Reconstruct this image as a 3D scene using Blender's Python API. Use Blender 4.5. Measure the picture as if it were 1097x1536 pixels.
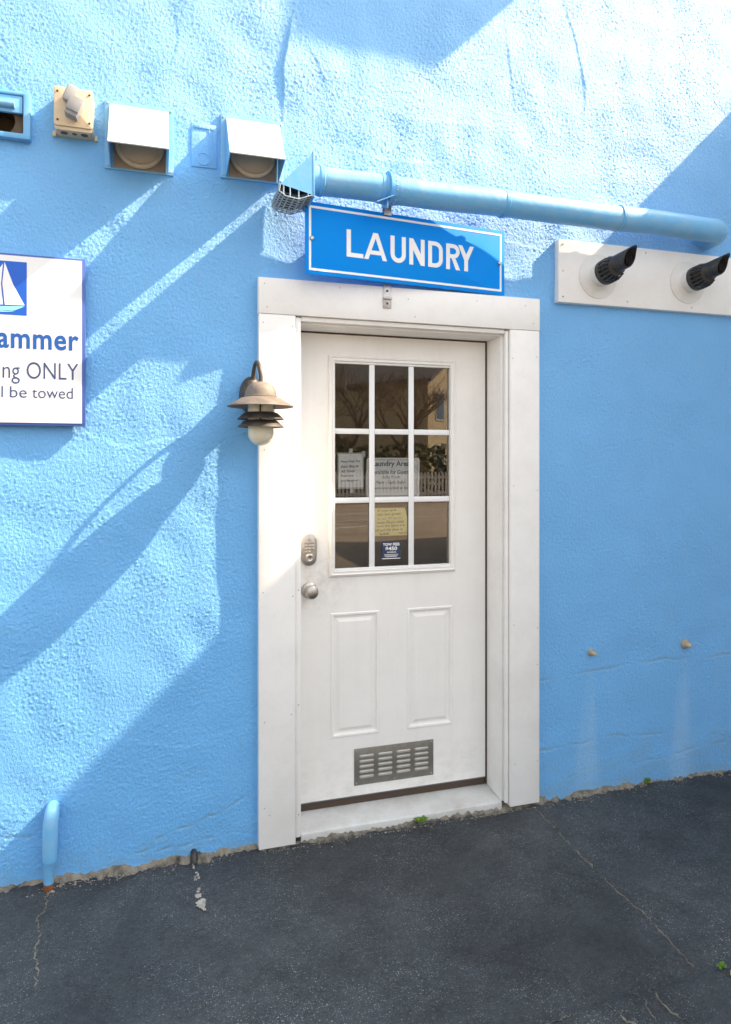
import bpy, bmesh, math, random
import numpy as np
from mathutils import Vector, Matrix
R = math.radians
random.seed(7); rng = np.random.default_rng(7)
for o in list(bpy.data.objects): bpy.data.objects.remove(o)
SC = bpy.context.scene
COL = SC.collection

# ------------------------------------------------------------------ camera
cam_d = bpy.data.cameras.new('camera'); cam = bpy.data.objects.new('camera', cam_d); COL.objects.link(cam)
cam.location = (0, -2.66, 1.50)
cam.rotation_euler = (R(90), 0, R(-17.077))
cam_d.sensor_fit = 'VERTICAL'; cam_d.sensor_height = 36; cam_d.lens = 24
cam_d.shift_y = -74/1536
cam_d.clip_start = .05; cam_d.clip_end = 1500
SC.camera = cam
# ------------------------------------------------------------------ sun and sky
SUN = Vector((4.2, -1.0, 4.05)).normalized()
sl = bpy.data.lights.new('sun', 'SUN'); sl.energy = 4.6; sl.angle = R(.53); sl.color = (1, .79, .55)
so = bpy.data.objects.new('sun', sl); COL.objects.link(so)
so.rotation_euler = (-SUN).to_track_quat('-Z', 'Y').to_euler(); so.location = SUN*30
W = bpy.data.worlds.new('World'); SC.world = W; W.use_nodes = True
nt = W.node_tree; bg = nt.nodes['Background']
sky = nt.nodes.new('ShaderNodeTexSky'); sky.sky_type = 'NISHITA'; sky.sun_disc = False
sky.sun_elevation = math.asin(SUN.z); sky.sun_rotation = math.atan2(SUN.x, SUN.y)
sky.air_density = 1.0; sky.dust_density = 2.5; sky.ozone_density = .6
hs = nt.nodes.new('ShaderNodeHueSaturation'); hs.inputs['Saturation'].default_value = .17
nt.links.new(sky.outputs[0], hs.inputs['Color']); nt.links.new(hs.outputs[0], bg.inputs[0])
bg.inputs[1].default_value = .15
vs = SC.view_settings
vs.view_transform = 'Standard'; vs.look = 'None'; vs.gamma = 1; vs.use_curve_mapping = False
vs.exposure = 1.53
SC.cycles.use_denoising = True
SC.cycles.max_bounces = 8; SC.cycles.transparent_max_bounces = 12
SC.cycles.sample_clamp_indirect = 4

# ------------------------------------------------------------------ materials
def nn(t, ty, **kw):
    n = t.nodes.new(ty)
    for k, v in kw.items(): setattr(n, k, v)
    return n
def ramp(t, src, stops):
    n = t.nodes.new('ShaderNodeValToRGB'); el = n.color_ramp.elements
    while len(el) < len(stops): el.new(.5)
    for e, (p, c) in zip(el, stops):
        e.position = p; e.color = (*c, 1) if len(c) == 3 else c
    t.links.new(src, n.inputs[0]); return n
def noise(t, co, scale, detail=4, rough=.55, dist=0, vec=None):
    n = t.nodes.new('ShaderNodeTexNoise'); n.inputs['Scale'].default_value = scale
    n.inputs['Detail'].default_value = detail; n.inputs['Roughness'].default_value = rough
    n.inputs['Distortion'].default_value = dist
    if vec:
        m = t.nodes.new('ShaderNodeMapping'); m.inputs['Scale'].default_value = vec
        t.links.new(co, m.inputs['Vector']); co = m.outputs[0]
    t.links.new(co, n.inputs['Vector']); return n
def mixc(t, fac, a, b, mode='MIX'):
    n = t.nodes.new('ShaderNodeMix'); n.data_type = 'RGBA'; n.blend_type = mode
    for s, v in ((0, fac), (6, a), (7, b)):
        if isinstance(v, (int, float)): n.inputs[s].default_value = v
        elif isinstance(v, tuple): n.inputs[s].default_value = (*v, 1) if len(v) == 3 else v
        else: t.links.new(v, n.inputs[s])
    return n.outputs[2]
def math_(t, op, a, b=None):
    n = t.nodes.new('ShaderNodeMath'); n.operation = op
    for i, v in enumerate((a, b)):
        if v is None: continue
        if isinstance(v, (int, float)): n.inputs[i].default_value = v
        else: t.links.new(v, n.inputs[i])
    return n.outputs[0]
def mat(name, col, rough=.5, metal=0, dirt=None, dirt_amt=.25, dscale=9, bump=0, bscale=120, spec=.5, **kw):
    m = bpy.data.materials.new(name); m.use_nodes = True; t = m.node_tree
    b = t.nodes['Principled BSDF']
    b.inputs['Roughness'].default_value = rough; b.inputs['Metallic'].default_value = metal
    b.inputs['Specular IOR Level'].default_value = spec
    for k, v in kw.items(): b.inputs[k.replace('_', ' ')].default_value = v
    co = t.nodes.new('ShaderNodeTexCoord').outputs['Object']
    if dirt:
        n = noise(t, co, dscale, 6, .65)
        f = ramp(t, n.outputs[0], [(.42, (0, 0, 0)), (.72, (dirt_amt,)*3)])
        c = mixc(t, f.outputs[0], col, dirt)
        n2 = noise(t, co, dscale*14, 3, .6)
        f2 = ramp(t, n2.outputs[0], [(.55, (0, 0, 0)), (.8, (dirt_amt*.6,)*3)])
        c = mixc(t, f2.outputs[0], c, dirt)
        t.links.new(c, b.inputs['Base Color'])
        r = ramp(t, n.outputs[0], [(.3, (max(rough-.08, .02),)*3), (.7, (min(rough+.12, 1),)*3)])
        t.links.new(r.outputs[0], b.inputs['Roughness'])
    else: b.inputs['Base Color'].default_value = (*col, 1)
    if bump:
        n = noise(t, co, bscale, 3)
        bp = t.nodes.new('ShaderNodeBump'); bp.inputs['Strength'].default_value = bump
        bp.inputs['Distance'].default_value = .002
        t.links.new(n.outputs[0], bp.inputs['Height']); t.links.new(bp.outputs[0], b.inputs['Normal'])
    return m
BLUE = (.012, .350, .80)
M = {}
def stucco():
    m = mat('blue_stucco_paint', BLUE, .7, spec=1., Sheen_Weight=.45, Sheen_Roughness=.6, IOR=1.95); t = m.node_tree; b = t.nodes['Principled BSDF']
    co = t.nodes.new('ShaderNodeTexCoord').outputs['Object']
    n = noise(t, co, 1.6, 6, .6)
    f = ramp(t, n.outputs[0], [(.3, (.010, .335, .775)), (.5, BLUE), (.72, (.018, .368, .82))])
    c = f.outputs[0]
    n = noise(t, co, 14, 5, .7, vec=(1, 1, .6))
    g = ramp(t, n.outputs[0], [(.55, (0, 0, 0)), (.85, (.3,)*3)])
    c = mixc(t, g.outputs[0], c, (.12, .35, .60))
    a1 = nn(t, 'ShaderNodeAttribute', attribute_name='grime_dark'); a2 = nn(t, 'ShaderNodeAttribute', attribute_name='wash')
    n = noise(t, co, 22, 5, .7)
    gr = math_(t, 'MULTIPLY', a1.outputs['Fac'], ramp(t, n.outputs[0], [(.3, (.35,)*3), (.65, (1, 1, 1))]).outputs[0])
    c = mixc(t, gr, c, (.07, .20, .26))
    c = mixc(t, a2.outputs['Fac'], c, (.26, .52, .82))
    t.links.new(c, b.inputs['Base Color'])
    n = noise(t, co, 300, 3, .6); bp = t.nodes.new('ShaderNodeBump')
    nb = noise(t, co, 95, 4, .68, .3, vec=(1.2, 1, .85))
    bp.inputs['Strength'].default_value = 1.; bp.inputs['Distance'].default_value = .0034
    t.links.new(math_(t, 'ADD', math_(t, 'MULTIPLY', n.outputs[0], .45), nb.outputs[0]), bp.inputs['Height']); t.links.new(bp.outputs[0], b.inputs['Normal'])
    return m
M['wall'] = stucco()
M['bluepaint'] = mat('blue_gloss_paint', (.12, .40, .74), .42, dirt=(.30, .45, .55), dirt_amt=.35, dscale=12, bump=.25, bscale=60)
M['bluepale'] = mat('pale_blue_paint', (.15, .44, .76), .42, dirt=(.34, .50, .62), dirt_amt=.45, dscale=14, bump=.5, bscale=42)
M['trim'] = mat('white_trim_board', (.86, .85, .83), .5, dirt=(.55, .52, .48), dirt_amt=.22, dscale=5, bump=.05, bscale=90)
M['door'] = mat('white_door_paint', (.86, .845, .815), .42, dirt=(.52, .50, .48), dirt_amt=.16, dscale=3.5)
def doorpaint():
    m = mat('door_paint_worn', (.86, .845, .815), .42, dirt=(.52, .50, .48), dirt_amt=.16, dscale=3.5); t = m.node_tree; b = t.nodes['Principled BSDF']
    c = b.inputs['Base Color'].links[0].from_socket; co = t.nodes.new('ShaderNodeTexCoord').outputs['Object']
    n = noise(t, co, 9, 5, .65, vec=(3.5, 1, .22)); f = ramp(t, n.outputs[0], [(.50, (0,)*3), (.78, (.10,)*3)])
    c = mixc(t, f.outputs[0], c, (.55, .52, .47))
    sx = nn(t, 'ShaderNodeSeparateXYZ'); t.links.new(co, sx.inputs[0])
    n = noise(t, co, 13, 6, .7, vec=(1, 1, 1.6)); low = ramp(t, sx.outputs[2], [(.0, (1,)*3), (.26, (0,)*3)])
    f = math_(t, 'MULTIPLY', ramp(t, n.outputs[0], [(.45, (0,)*3), (.72, (.3,)*3)]).outputs[0], low.outputs[0])
    c = mixc(t, f, c, (.36, .35, .36))
    v = nn(t, 'ShaderNodeVectorMath', operation='DISTANCE'); t.links.new(co, v.inputs[0]); v.inputs[1].default_value = (-.35, 0, .93)
    n = noise(t, co, 30, 5, .7); near = ramp(t, v.outputs['Value'], [(.04, (1,)*3), (.20, (0,)*3)])
    f = math_(t, 'MULTIPLY', ramp(t, n.outputs[0], [(.38, (0,)*3), (.7, (.42,)*3)]).outputs[0], near.outputs[0])
    c = mixc(t, f, c, (.42, .38, .33)); t.links.new(c, b.inputs['Base Color']); return m
M['door'] = doorpaint()
M['muntin'] = mat('white_muntin', (.82, .83, .84), .4)
M['sill'] = mat('sill_metal', (.66, .67, .66), .5, dirt=(.38, .36, .33), dirt_amt=.55, dscale=7, bump=.1)
M['dark'] = mat('dark_gap', (.035, .028, .024), .8)
M['sweep'] = mat('brown_weatherstrip', (.07, .045, .032), .7)
M['steel'] = mat('brushed_nickel', (.52, .49, .45), .34, 1, dirt=(.25, .2, .16), dirt_amt=.5, dscale=40)
M['ventmetal'] = mat('grey_vent_metal', (.30, .29, .265), .42, .75, dirt=(.16, .14, .11), dirt_amt=.5, dscale=16)
M['galv'] = mat('galvanised', (.55, .56, .57), .45, .9, dirt=(.25, .18, .12), dirt_amt=.7, dscale=40)
M['signblue'] = mat('sign_blue', (.0, .25, .80), .5, spec=.08, dirt=(.02, .25, .72), dirt_amt=.3, dscale=5)
M['signwhite'] = mat('sign_white', (.84, .84, .83), .4)
M['pboard'] = mat('parking_board_white', (.80, .80, .80), .4, dirt=(.68, .68, .68), dirt_amt=.2)
M['pedge'] = mat('parking_edge_blue', (.05, .10, .36), .4)
M['pblue'] = mat('print_blue', (.002, .10, .55), .4)
M['pname'] = mat('print_name_blue', (.003, .09, .38), .4)
M['pgrey'] = mat('print_slate', (.035, .06, .17), .4)
M['pcyan'] = mat('print_cyan', (.30, .80, .82), .4)
M['tan'] = mat('beige_plastic', (.66, .53, .36), .5, dirt=(.42, .33, .22), dirt_amt=.4, dscale=14)
M['tandark'] = mat('vent_interior', (.36, .29, .22), .7, dirt=(.2, .15, .1), dirt_amt=.6, dscale=12)
M['capwhite'] = mat('vent_cap_white', (.70, .74, .77), .45, dirt=(.42, .50, .55), dirt_amt=.35, dscale=10)
M['greyplastic'] = mat('grey_plastic', (.30, .30, .31), .45, dirt=(.2, .2, .2), dirt_amt=.4, dscale=25)
M['grille'] = mat('blue_grey_grille', (.38, .47, .54), .5, dirt=(.24, .27, .29), dirt_amt=.6, dscale=40)
M['flue'] = mat('white_flue_plastic', (.76, .745, .715), .4, dirt=(.55, .5, .42), dirt_amt=.3, dscale=12)
M['black'] = mat('black_plastic', (.018, .018, .019), .42, dirt=(.09, .09, .09), dirt_amt=.5, dscale=40)
M['bronze'] = mat('weathered_bronze', (.15, .125, .105), .6, .2, dirt=(.30, .26, .22), dirt_amt=.7, dscale=18, bump=.15)
M['globe'] = mat('ribbed_glass', (.80, .74, .58), .2, Transmission_Weight=.15, IOR=1.45, Subsurface_Weight=.5, Subsurface_Radius=(.02, .02, .015))
M['lampdark'] = mat('dark_bronze', (.05, .045, .04), .5, .3, dirt=(.15, .12, .1), dirt_amt=.6, dscale=30)
M['paper'] = mat('note_paper', (.96, .96, .96), .7, dirt=(.8, .82, .84), dirt_amt=.2)
M['yellow'] = mat('yellow_note', (.92, .87, .36), .7, dirt=(.7, .66, .3), dirt_amt=.25)
M['ink'] = mat('ink', (.03, .03, .05), .6)
M['inkblue'] = mat('ink_blue', (.02, .10, .26), .5)
M['navy'] = mat('navy_sticker', (.02, .04, .10), .4)
M['rust'] = mat('rust', (.16, .05, .02), .9, dirt=(.3, .12, .05), dirt_amt=.6, dscale=40)
M['mortar'] = mat('mortar_stub', (.38, .33, .26), .85, dirt=(.2, .22, .2), dirt_amt=.7, dscale=40, bump=.5)
M['leaf'] = mat('weed_green', (.14, .27, .03), .6)
M['stone'] = mat('pale_stone', (.50, .42, .30), .85, dirt=(.25, .2, .15), dirt_amt=.5, dscale=30, bump=.4)
M['rubble'] = mat('rubble', (.30, .28, .24), .9, dirt=(.09, .08, .07), dirt_amt=.85, dscale=24, bump=.4)
M['room'] = mat('room_paint', (.30, .25, .20), .8, dirt=(.2, .16, .12), dirt_amt=.4)
M['bark'] = mat('bare_bark', (.32, .24, .17), .9, dirt=(.18, .13, .09), dirt_amt=.6)
M['siding'] = mat('tan_siding', (.70, .54, .33), .8, dirt=(.58, .44, .27), dirt_amt=.4)
M['wing_bounce'] = mat('wing_bounce_paint', (.80, .79, .76), .7, dirt=(.6, .58, .54), dirt_amt=.3, dscale=3)  # unseen wing coloured pale to bounce light onto the right wall
M['roof'] = mat('roof_shingle', (.16, .14, .13), .9)
M['fence'] = mat('white_fence', (.72, .71, .68), .6)
M['line'] = mat('line_paint', (.75, .74, .70), .7)
M['pane_dark'] = mat('house_window', (.05, .07, .09), .15)
def glassmat():
    m = bpy.data.materials.new('window_glass'); m.use_nodes = True; t = m.node_tree
    for n in list(t.nodes):
        if n.type != 'OUTPUT_MATERIAL': t.nodes.remove(n)
    out = t.nodes[0]; fr = nn(t, 'ShaderNodeFresnel'); fr.inputs[0].default_value = 1.82
    tr = nn(t, 'ShaderNodeBsdfTransparent'); tr.inputs[0].default_value = (.96, .97, .97, 1)
    gl = nn(t, 'ShaderNodeBsdfGlossy'); gl.inputs['Roughness'].default_value = .0
    mx = nn(t, 'ShaderNodeMixShader')
    t.links.new(fr.outputs[0], mx.inputs[0]); t.links.new(tr.outputs[0], mx.inputs[1]); t.links.new(gl.outputs[0], mx.inputs[2])
    t.links.new(mx.outputs[0], out.inputs[0]); return m
M['glass'] = glassmat()
def asphalt():
    m = mat('asphalt', (.045, .05, .055), .85); t = m.node_tree; b = t.nodes['Principled BSDF']
    co = t.nodes.new('ShaderNodeTexCoord').outputs['Object']
    n = noise(t, co, 2.2, 6, .65)
    c = ramp(t, n.outputs[0], [(.3, (.031, .038, .043)), (.55, (.046, .054, .060)), (.75, (.064, .072, .077))]).outputs[0]
    n = noise(t, co, 60, 4, .7)
    c = mixc(t, .55, c, ramp(t, n.outputs[0], [(.3, (.4, .4, .4)), (.7, (1.5, 1.5, 1.5))]).outputs[0], 'MULTIPLY')
    # chips of stone showing through the sealer, sparse and uneven
    wear = ramp(t, noise(t, co, 3.1, 5, .7).outputs[0], [(.36, (.0,)*3), (.66, (1,)*3)]).outputs[0]
    for sc_, thr, colr in ((170, .21, (.30, .335, .35)), (95, .13, (.36, .37, .37)), (270, .28, (.15, .175, .20))):
        v = nn(t, 'ShaderNodeTexVoronoi'); v.inputs['Scale'].default_value = sc_
        mp = t.nodes.new('ShaderNodeMapping'); mp.inputs['Scale'].default_value = (1, 1.4, 1); t.links.new(co, mp.inputs[0])
        t.links.new(mp.outputs[0], v.inputs['Vector'])
        near = ramp(t, v.outputs['Distance'], [(thr, (1,)*3), (thr+.16, (0,)*3)]).outputs[0]
        sep = nn(t, 'ShaderNodeSeparateColor'); t.links.new(v.outputs['Color'], sep.inputs[0])
        pick = ramp(t, sep.outputs[0], [(.62, (0,)*3), (.88, (1,)*3)]).outputs[0]
        f = math_(t, 'MULTIPLY', math_(t, 'MULTIPLY', near, pick), math_(t, 'ADD', math_(t, 'MULTIPLY', wear, .85), .12))
        c = mixc(t, f, c, colr)
    n = noise(t, co, .9, 4, .6, .6)
    c = mixc(t, .8, c, ramp(t, n.outputs[0], [(.34, (.42, .44, .47)), (.5, (.85, .86, .88)), (.68, (1.3, 1.28, 1.25))]).outputs[0], 'MULTIPLY')
    n = noise(t, co, 7, 6, .75)
    c = mixc(t, .7, c, ramp(t, n.outputs[0], [(.35, (.6, .6, .62)), (.6, (1.12,)*3)]).outputs[0], 'MULTIPLY')
    # far lot: sunlit lightness and the glass's brown tint painted into the asphalt
    sx = nn(t, 'ShaderNodeSeparateXYZ'); t.links.new(co, sx.inputs[0])
    far = ramp(t, math_(t, 'DIVIDE', math_(t, 'MULTIPLY', sx.outputs[1], -1), 20), [(.22, (0,)*3), (.42, (1,)*3)]).outputs[0]
    fn = noise(t, co, .9, 6, .7)
    c = mixc(t, far, c, ramp(t, fn.outputs[0], [(.3, (.24, .185, .135)), (.7, (.38, .30, .22))]).outputs[0])
    t.links.new(c, b.inputs['Base Color'])
    h1 = noise(t, co, 120, 4, .7); v = nn(t, 'ShaderNodeTexVoronoi'); v.inputs['Scale'].default_value = 130; t.links.new(co, v.inputs[0])
    h = math_(t, 'ADD', h1.outputs[0], math_(t, 'MULTIPLY', v.outputs[0], .8))
    bp = t.nodes.new('ShaderNodeBump'); bp.inputs['Strength'].default_value = .8; bp.inputs['Distance'].default_value = .004
    t.links.new(h, bp.inputs['Height']); t.links.new(bp.outputs[0], b.inputs['Normal'])
    return m
M['asphalt'] = asphalt()
M['concrete'] = mat('old_concrete', (.25, .225, .18), .95, dirt=(.04, .037, .032), dirt_amt=1., dscale=20, bump=.8, bscale=150)
def footing_tar(m):
    t = m.node_tree; b = t.nodes['Principled BSDF']; c = b.inputs['Base Color'].links[0].from_socket
    co = t.nodes.new('ShaderNodeTexCoord').outputs['Object']; sx = nn(t, 'ShaderNodeSeparateXYZ'); t.links.new(co, sx.inputs[0])
    n = noise(t, co, 38, 6, .75)
    f = math_(t, 'ADD', math_(t, 'MULTIPLY', sx.outputs[1], -13), math_(t, 'SUBTRACT', n.outputs[0], .62))
    f = ramp(t, f, [(.18, (0,)*3), (.42, (.95,)*3)]).outputs[0]
    t.links.new(mixc(t, f, c, (.040, .043, .047)), b.inputs['Base Color'])
footing_tar(M['concrete'])
M['crack'] = mat('crack_grit', (.20, .185, .14), .95, dirt=(.03, .03, .03), dirt_amt=1., dscale=22, bump=.5)
M['chalk'] = mat('chalky_patch', (.46, .43, .38), .95, dirt=(.08, .08, .08), dirt_amt=.9, dscale=28, bump=.6)
M['grass'] = mat('dry_lawn', (.10, .095, .04), .95, dirt=(.14, .1, .05), dirt_amt=.6, dscale=2)

# ------------------------------------------------------------------ mesh builder
def frame_from(d):
    d = Vector(d).normalized(); u = d.orthogonal().normalized(); return u, d.cross(u)
class MB:
    def __init__(s): s.v = []; s.f = []
    def add(s, vs, fs):
        k = len(s.v); s.v += [tuple(p) for p in vs]; s.f += [tuple(i+k for i in f) for f in fs]; return s
    def box(s, x0, x1, y0, y1, z0, z1):
        return s.add([(x, y, z) for x in (x0, x1) for y in (y0, y1) for z in (z0, z1)],
                     [(0, 1, 3, 2), (4, 6, 7, 5), (0, 4, 5, 1), (2, 3, 7, 6), (0, 2, 6, 4), (1, 5, 7, 3)])
    def obox(s, c, ax, ay, az):
        c, ax, ay, az = map(Vector, (c, ax, ay, az))
        return s.add([c+i*ax+j*ay+k*az for i in (-1, 1) for j in (-1, 1) for k in (-1, 1)],
                     [(0, 1, 3, 2), (4, 6, 7, 5), (0, 4, 5, 1), (2, 3, 7, 6), (0, 2, 6, 4), (1, 5, 7, 3)])
    def prism(s, pts, y0, y1):                       # outline in x,z pushed through y
        n = len(pts)
        return s.add([(x, y0, z) for x, z in pts]+[(x, y1, z) for x, z in pts],
                     [tuple(range(n)), tuple(range(2*n-1, n-1, -1))]+[(i, i+n, (i+1) % n+n, (i+1) % n) for i in range(n)])
    def prism_x(s, pts, x0, x1):                     # outline in y,z pushed through x
        n = len(pts)
        return s.add([(x0, y, z) for y, z in pts]+[(x1, y, z) for y, z in pts],
                     [tuple(range(n)), tuple(range(2*n-1, n-1, -1))]+[(i, i+n, (i+1) % n+n, (i+1) % n) for i in range(n)])
    def lathe(s, prof, c, d, n=32, caps=True, u=None):   # prof: (radius, distance along d)
        d = Vector(d).normalized(); c = Vector(c); u, w = frame_from(d)
        vs = []; fs = []
        for r, h in prof:
            for k in range(n):
                a = 2*math.pi*k/n; vs.append(c+d*h+u*(r*math.cos(a))+w*(r*math.sin(a)))
        for j in range(len(prof)-1):
            for k in range(n):
                fs.append((j*n+k, j*n+(k+1) % n, (j+1)*n+(k+1) % n, (j+1)*n+k))
        if caps: fs += [tuple(range(n-1, -1, -1)), tuple(range((len(prof)-1)*n, len(prof)*n))]
        return s.add(vs, fs)
    def tube(s, path, r, n=10, caps=True):
        path = [Vector(p) for p in path]; rs = r if isinstance(r, (list, tuple)) else [r]*len(path)
        vs = []; fs = []; u = None
        for i, p in enumerate(path):
            d = (path[min(i+1, len(path)-1)]-path[max(i-1, 0)]).normalized()
            if u is None: u = d.orthogonal().normalized()
            else: u = (u-d*u.dot(d)).normalized()
            w = d.cross(u)
            for k in range(n):
                a = 2*math.pi*k/n; vs.append(p+u*(rs[i]*math.cos(a))+w*(rs[i]*math.sin(a)))
        for j in range(len(path)-1):
            for k in range(n): fs.append((j*n+k, j*n+(k+1) % n, (j+1)*n+(k+1) % n, (j+1)*n+k))
        if caps: fs += [tuple(range(n-1, -1, -1)), tuple(range((len(path)-1)*n, len(path)*n))]
        return s.add(vs, fs)
    def rings(s, x0, x1, z0, z1, y, prof, cap=True):  # nested rectangles: (inset, depth)
        vs = []; fs = []
        for i, d in prof: vs += [(x0+i, y+d, z0+i), (x1-i, y+d, z0+i), (x1-i, y+d, z1-i), (x0+i, y+d, z1-i)]
        for j in range(len(prof)-1):
            for k in range(4): fs.append((j*4+k, j*4+(k+1) % 4, (j+1)*4+(k+1) % 4, (j+1)*4+k))
        if cap: k = (len(prof)-1)*4; fs.append((k, k+1, k+2, k+3))
        return s.add(vs, fs)
    def plate(s, x0, x1, z0, z1, y0, y1, holes):      # slab with rectangular holes (x0,x1,z0,z1)
        xs = sorted({x0, x1, *[h[0] for h in holes], *[h[1] for h in holes]})
        zs = sorted({z0, z1, *[h[2] for h in holes], *[h[3] for h in holes]})
        def hole(a, b):
            if not (0 <= a < len(xs)-1 and 0 <= b < len(zs)-1): return True
            cx, cz = (xs[a]+xs[a+1])/2, (zs[b]+zs[b+1])/2
            return any(h[0] < cx < h[1] and h[2] < cz < h[3] for h in holes)
        for a in range(len(xs)-1):
            for b in range(len(zs)-1):
                if hole(a, b): continue
                X0, X1, Z0, Z1 = xs[a], xs[a+1], zs[b], zs[b+1]
                s.add([(X0, y0, Z0), (X1, y0, Z0), (X1, y0, Z1), (X0, y0, Z1)], [(0, 1, 2, 3)])
                s.add([(X0, y1, Z0), (X1, y1, Z0), (X1, y1, Z1), (X0, y1, Z1)], [(3, 2, 1, 0)])
                for (da, db, p, q) in ((-1, 0, (X0, Z0), (X0, Z1)), (1, 0, (X1, Z0), (X1, Z1)), (0, -1, (X0, Z0), (X1, Z0)), (0, 1, (X0, Z1), (X1, Z1))):
                    if hole(a+da, b+db):
                        s.add([(p[0], y0, p[1]), (q[0], y0, q[1]), (q[0], y1, q[1]), (p[0], y1, p[1])], [(0, 1, 2, 3)])
        return s
    def build(s, name, m, parent=None, base=None, smooth=None, bevel=0, segs=2, weld=True, normals=True):
        b = Vector(base if base is not None else (parent.get('_b') if parent is not None and '_b' in parent else (0, 0, 0)))
        me = bpy.data.meshes.new(name); me.from_pydata([Vector(p)-b for p in s.v], [], s.f)
        bm = bmesh.new(); bm.from_mesh(me)
        if weld: bmesh.ops.remove_doubles(bm, verts=bm.verts, dist=1e-5)
        if normals: bmesh.ops.recalc_face_normals(bm, faces=bm.faces)
        if bevel:
            es = [e for e in bm.edges if len(e.link_faces) == 2 and e.calc_face_angle(0) > R(35)]
            bmesh.ops.bevel(bm, geom=es, offset=bevel, segments=segs, affect='EDGES', profile=.5, clamp_overlap=True)
        bm.to_mesh(me); bm.free()
        o = bpy.data.objects.new(name, me); COL.objects.link(o)
        me.materials.append(m)
        if smooth or (smooth is None and bevel):
            me.polygons.foreach_set('use_smooth', [True]*len(me.polygons))
            me.set_sharp_from_angle(angle=R(40))
        if parent is not None:
            o.parent = parent; o['_b'] = tuple(b)
        return o
def thing(name, label, cat, base=(0, 0, 0), group=None, rz=0, local=False):
    o = bpy.data.objects.new(name, None); COL.objects.link(o); o.empty_display_size = .05
    o.location = base; o.rotation_euler = (0, 0, rz); o['_b'] = (0, 0, 0) if local else tuple(base)
    o['label'] = label; o['category'] = cat
    if group: o['group'] = group
    return o
def tag(o, label=None, cat=None, group=None, kind=None):
    for k, v in (('label', label), ('category', cat), ('group', group), ('kind', kind)):
        if v: o[k] = v
    return o
def copy_tree(o, parent=None):
    c = o.copy(); COL.objects.link(c)
    if parent is not None: c.parent = parent
    for ch in [x for x in bpy.data.objects if x.parent == o]: copy_tree(ch, c)
    return c
def text_mesh(body, bold=0, shear=0, spacing=1):
    cu = bpy.data.curves.new('t', 'FONT'); cu.body = body; cu.size = 1; cu.offset = bold; cu.shear = shear
    cu.space_character = spacing; cu.fill_mode = 'FRONT'; cu.resolution_u = 4
    ob = bpy.data.objects.new('t', cu); COL.objects.link(ob)
    dg = bpy.context.evaluated_depsgraph_get(); me = bpy.data.meshes.new_from_object(ob.evaluated_get(dg))
    vs = [tuple(v.co) for v in me.vertices]; fs = [tuple(p.vertices) for p in me.polygons]
    bpy.data.objects.remove(ob); bpy.data.curves.remove(cu); bpy.data.meshes.remove(me)
    return vs, fs
def put_text(mb, body, x0, x1, z0, z1, y, bold=0, shear=0, spacing=1, skew=0):   # fitted to a box on a plane facing -y
    vs, fs = text_mesh(body, bold, shear, spacing)
    ax, bx = min(v[0] for v in vs), max(v[0] for v in vs); az, bz = min(v[1] for v in vs), max(v[1] for v in vs)
    out = [(x0+(v[0]-ax)/(bx-ax)*(x1-x0), y, z0+(v[1]-az)/(bz-az)*(z1-z0)+skew*(v[0]-ax)/(bx-ax)) for v in vs]
    mb.add(out, fs); return mb
def stadium(cx, cz, w, h, n=8):                      # rounded-end outline, taller or wider
    pts = []; r = min(w, h)/2
    if h >= w: cs = [((cx, cz+h/2-r), 0), ((cx, cz-h/2+r), math.pi)]
    else: cs = [((cx+w/2-r, cz), -math.pi/2), ((cx-w/2+r, cz), math.pi/2)]
    for (px, pz), a0 in cs:
        for k in range(n+1):
            a = a0+math.pi*k/n; pts.append((px+r*math.cos(a), pz+r*math.sin(a)))
    return pts
def rrect(x0, x1, z0, z1, r, n=4):
    pts = []
    for cx, cz, a0 in ((x1-r, z1-r, 0), (x0+r, z1-r, 90), (x0+r, z0+r, 180), (x1-r, z0+r, 270)):
        for k in range(n+1): a = R(a0+90*k/n); pts.append((cx+r*math.cos(a), cz+r*math.sin(a)))
    return pts
def screw(name, c, d, r, m, parent):
    return MB().lathe([(r, 0), (r, r*.35), (r*.7, r*.7), (r*.15, r*.75)], c, d, 10).build(name, m, parent, smooth=True)

# ------------------------------------------------------------------ noise fields
def band(shape, step, lx, lz, seed, sharp=1.):
    g = np.random.default_rng(seed).standard_normal(shape)
    fx = np.fft.fftfreq(shape[1], step)[None, :]*lx; fz = np.fft.fftfreq(shape[0], step)[:, None]*lz
    k = np.sqrt(fx**2+fz**2); filt = np.exp(-((k-1)/(.5*sharp))**2)+.25*np.exp(-(k/1.)**2)
    h = np.fft.ifft2(np.fft.fft2(g)*filt).real
    return h/h.std()
def ring_band(shape, step, lx, lz, seed, w=.45):
    g = np.random.default_rng(seed).standard_normal(shape)
    fx = np.fft.fftfreq(shape[1], step)[None, :]*lx; fz = np.fft.fftfreq(shape[0], step)[:, None]*lz
    h = np.fft.ifft2(np.fft.fft2(g)*np.exp(-((np.hypot(fx, fz)-1)/w)**2)).real
    return h/h.std()
def seg_dist(X, Z, pts):
    best = np.full(X.shape, 9.); t_all = np.zeros(X.shape); side = np.zeros(X.shape)
    tot = 0
    for (x0, z0), (x1, z1) in zip(pts[:-1], pts[1:]):
        dx, dz = x1-x0, z1-z0; L = math.hypot(dx, dz)
        t = np.clip(((X-x0)*dx+(Z-z0)*dz)/L**2, 0, 1); d = np.hypot(X-x0-t*dx, Z-z0-t*dz)
        m = d < best; best = np.where(m, d, best); t_all = np.where(m, tot+t*L, t_all)
        side = np.where(m, np.sign((X-x0)*dz-(Z-z0)*dx), side); tot += L
    return best, t_all/tot, side

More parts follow.
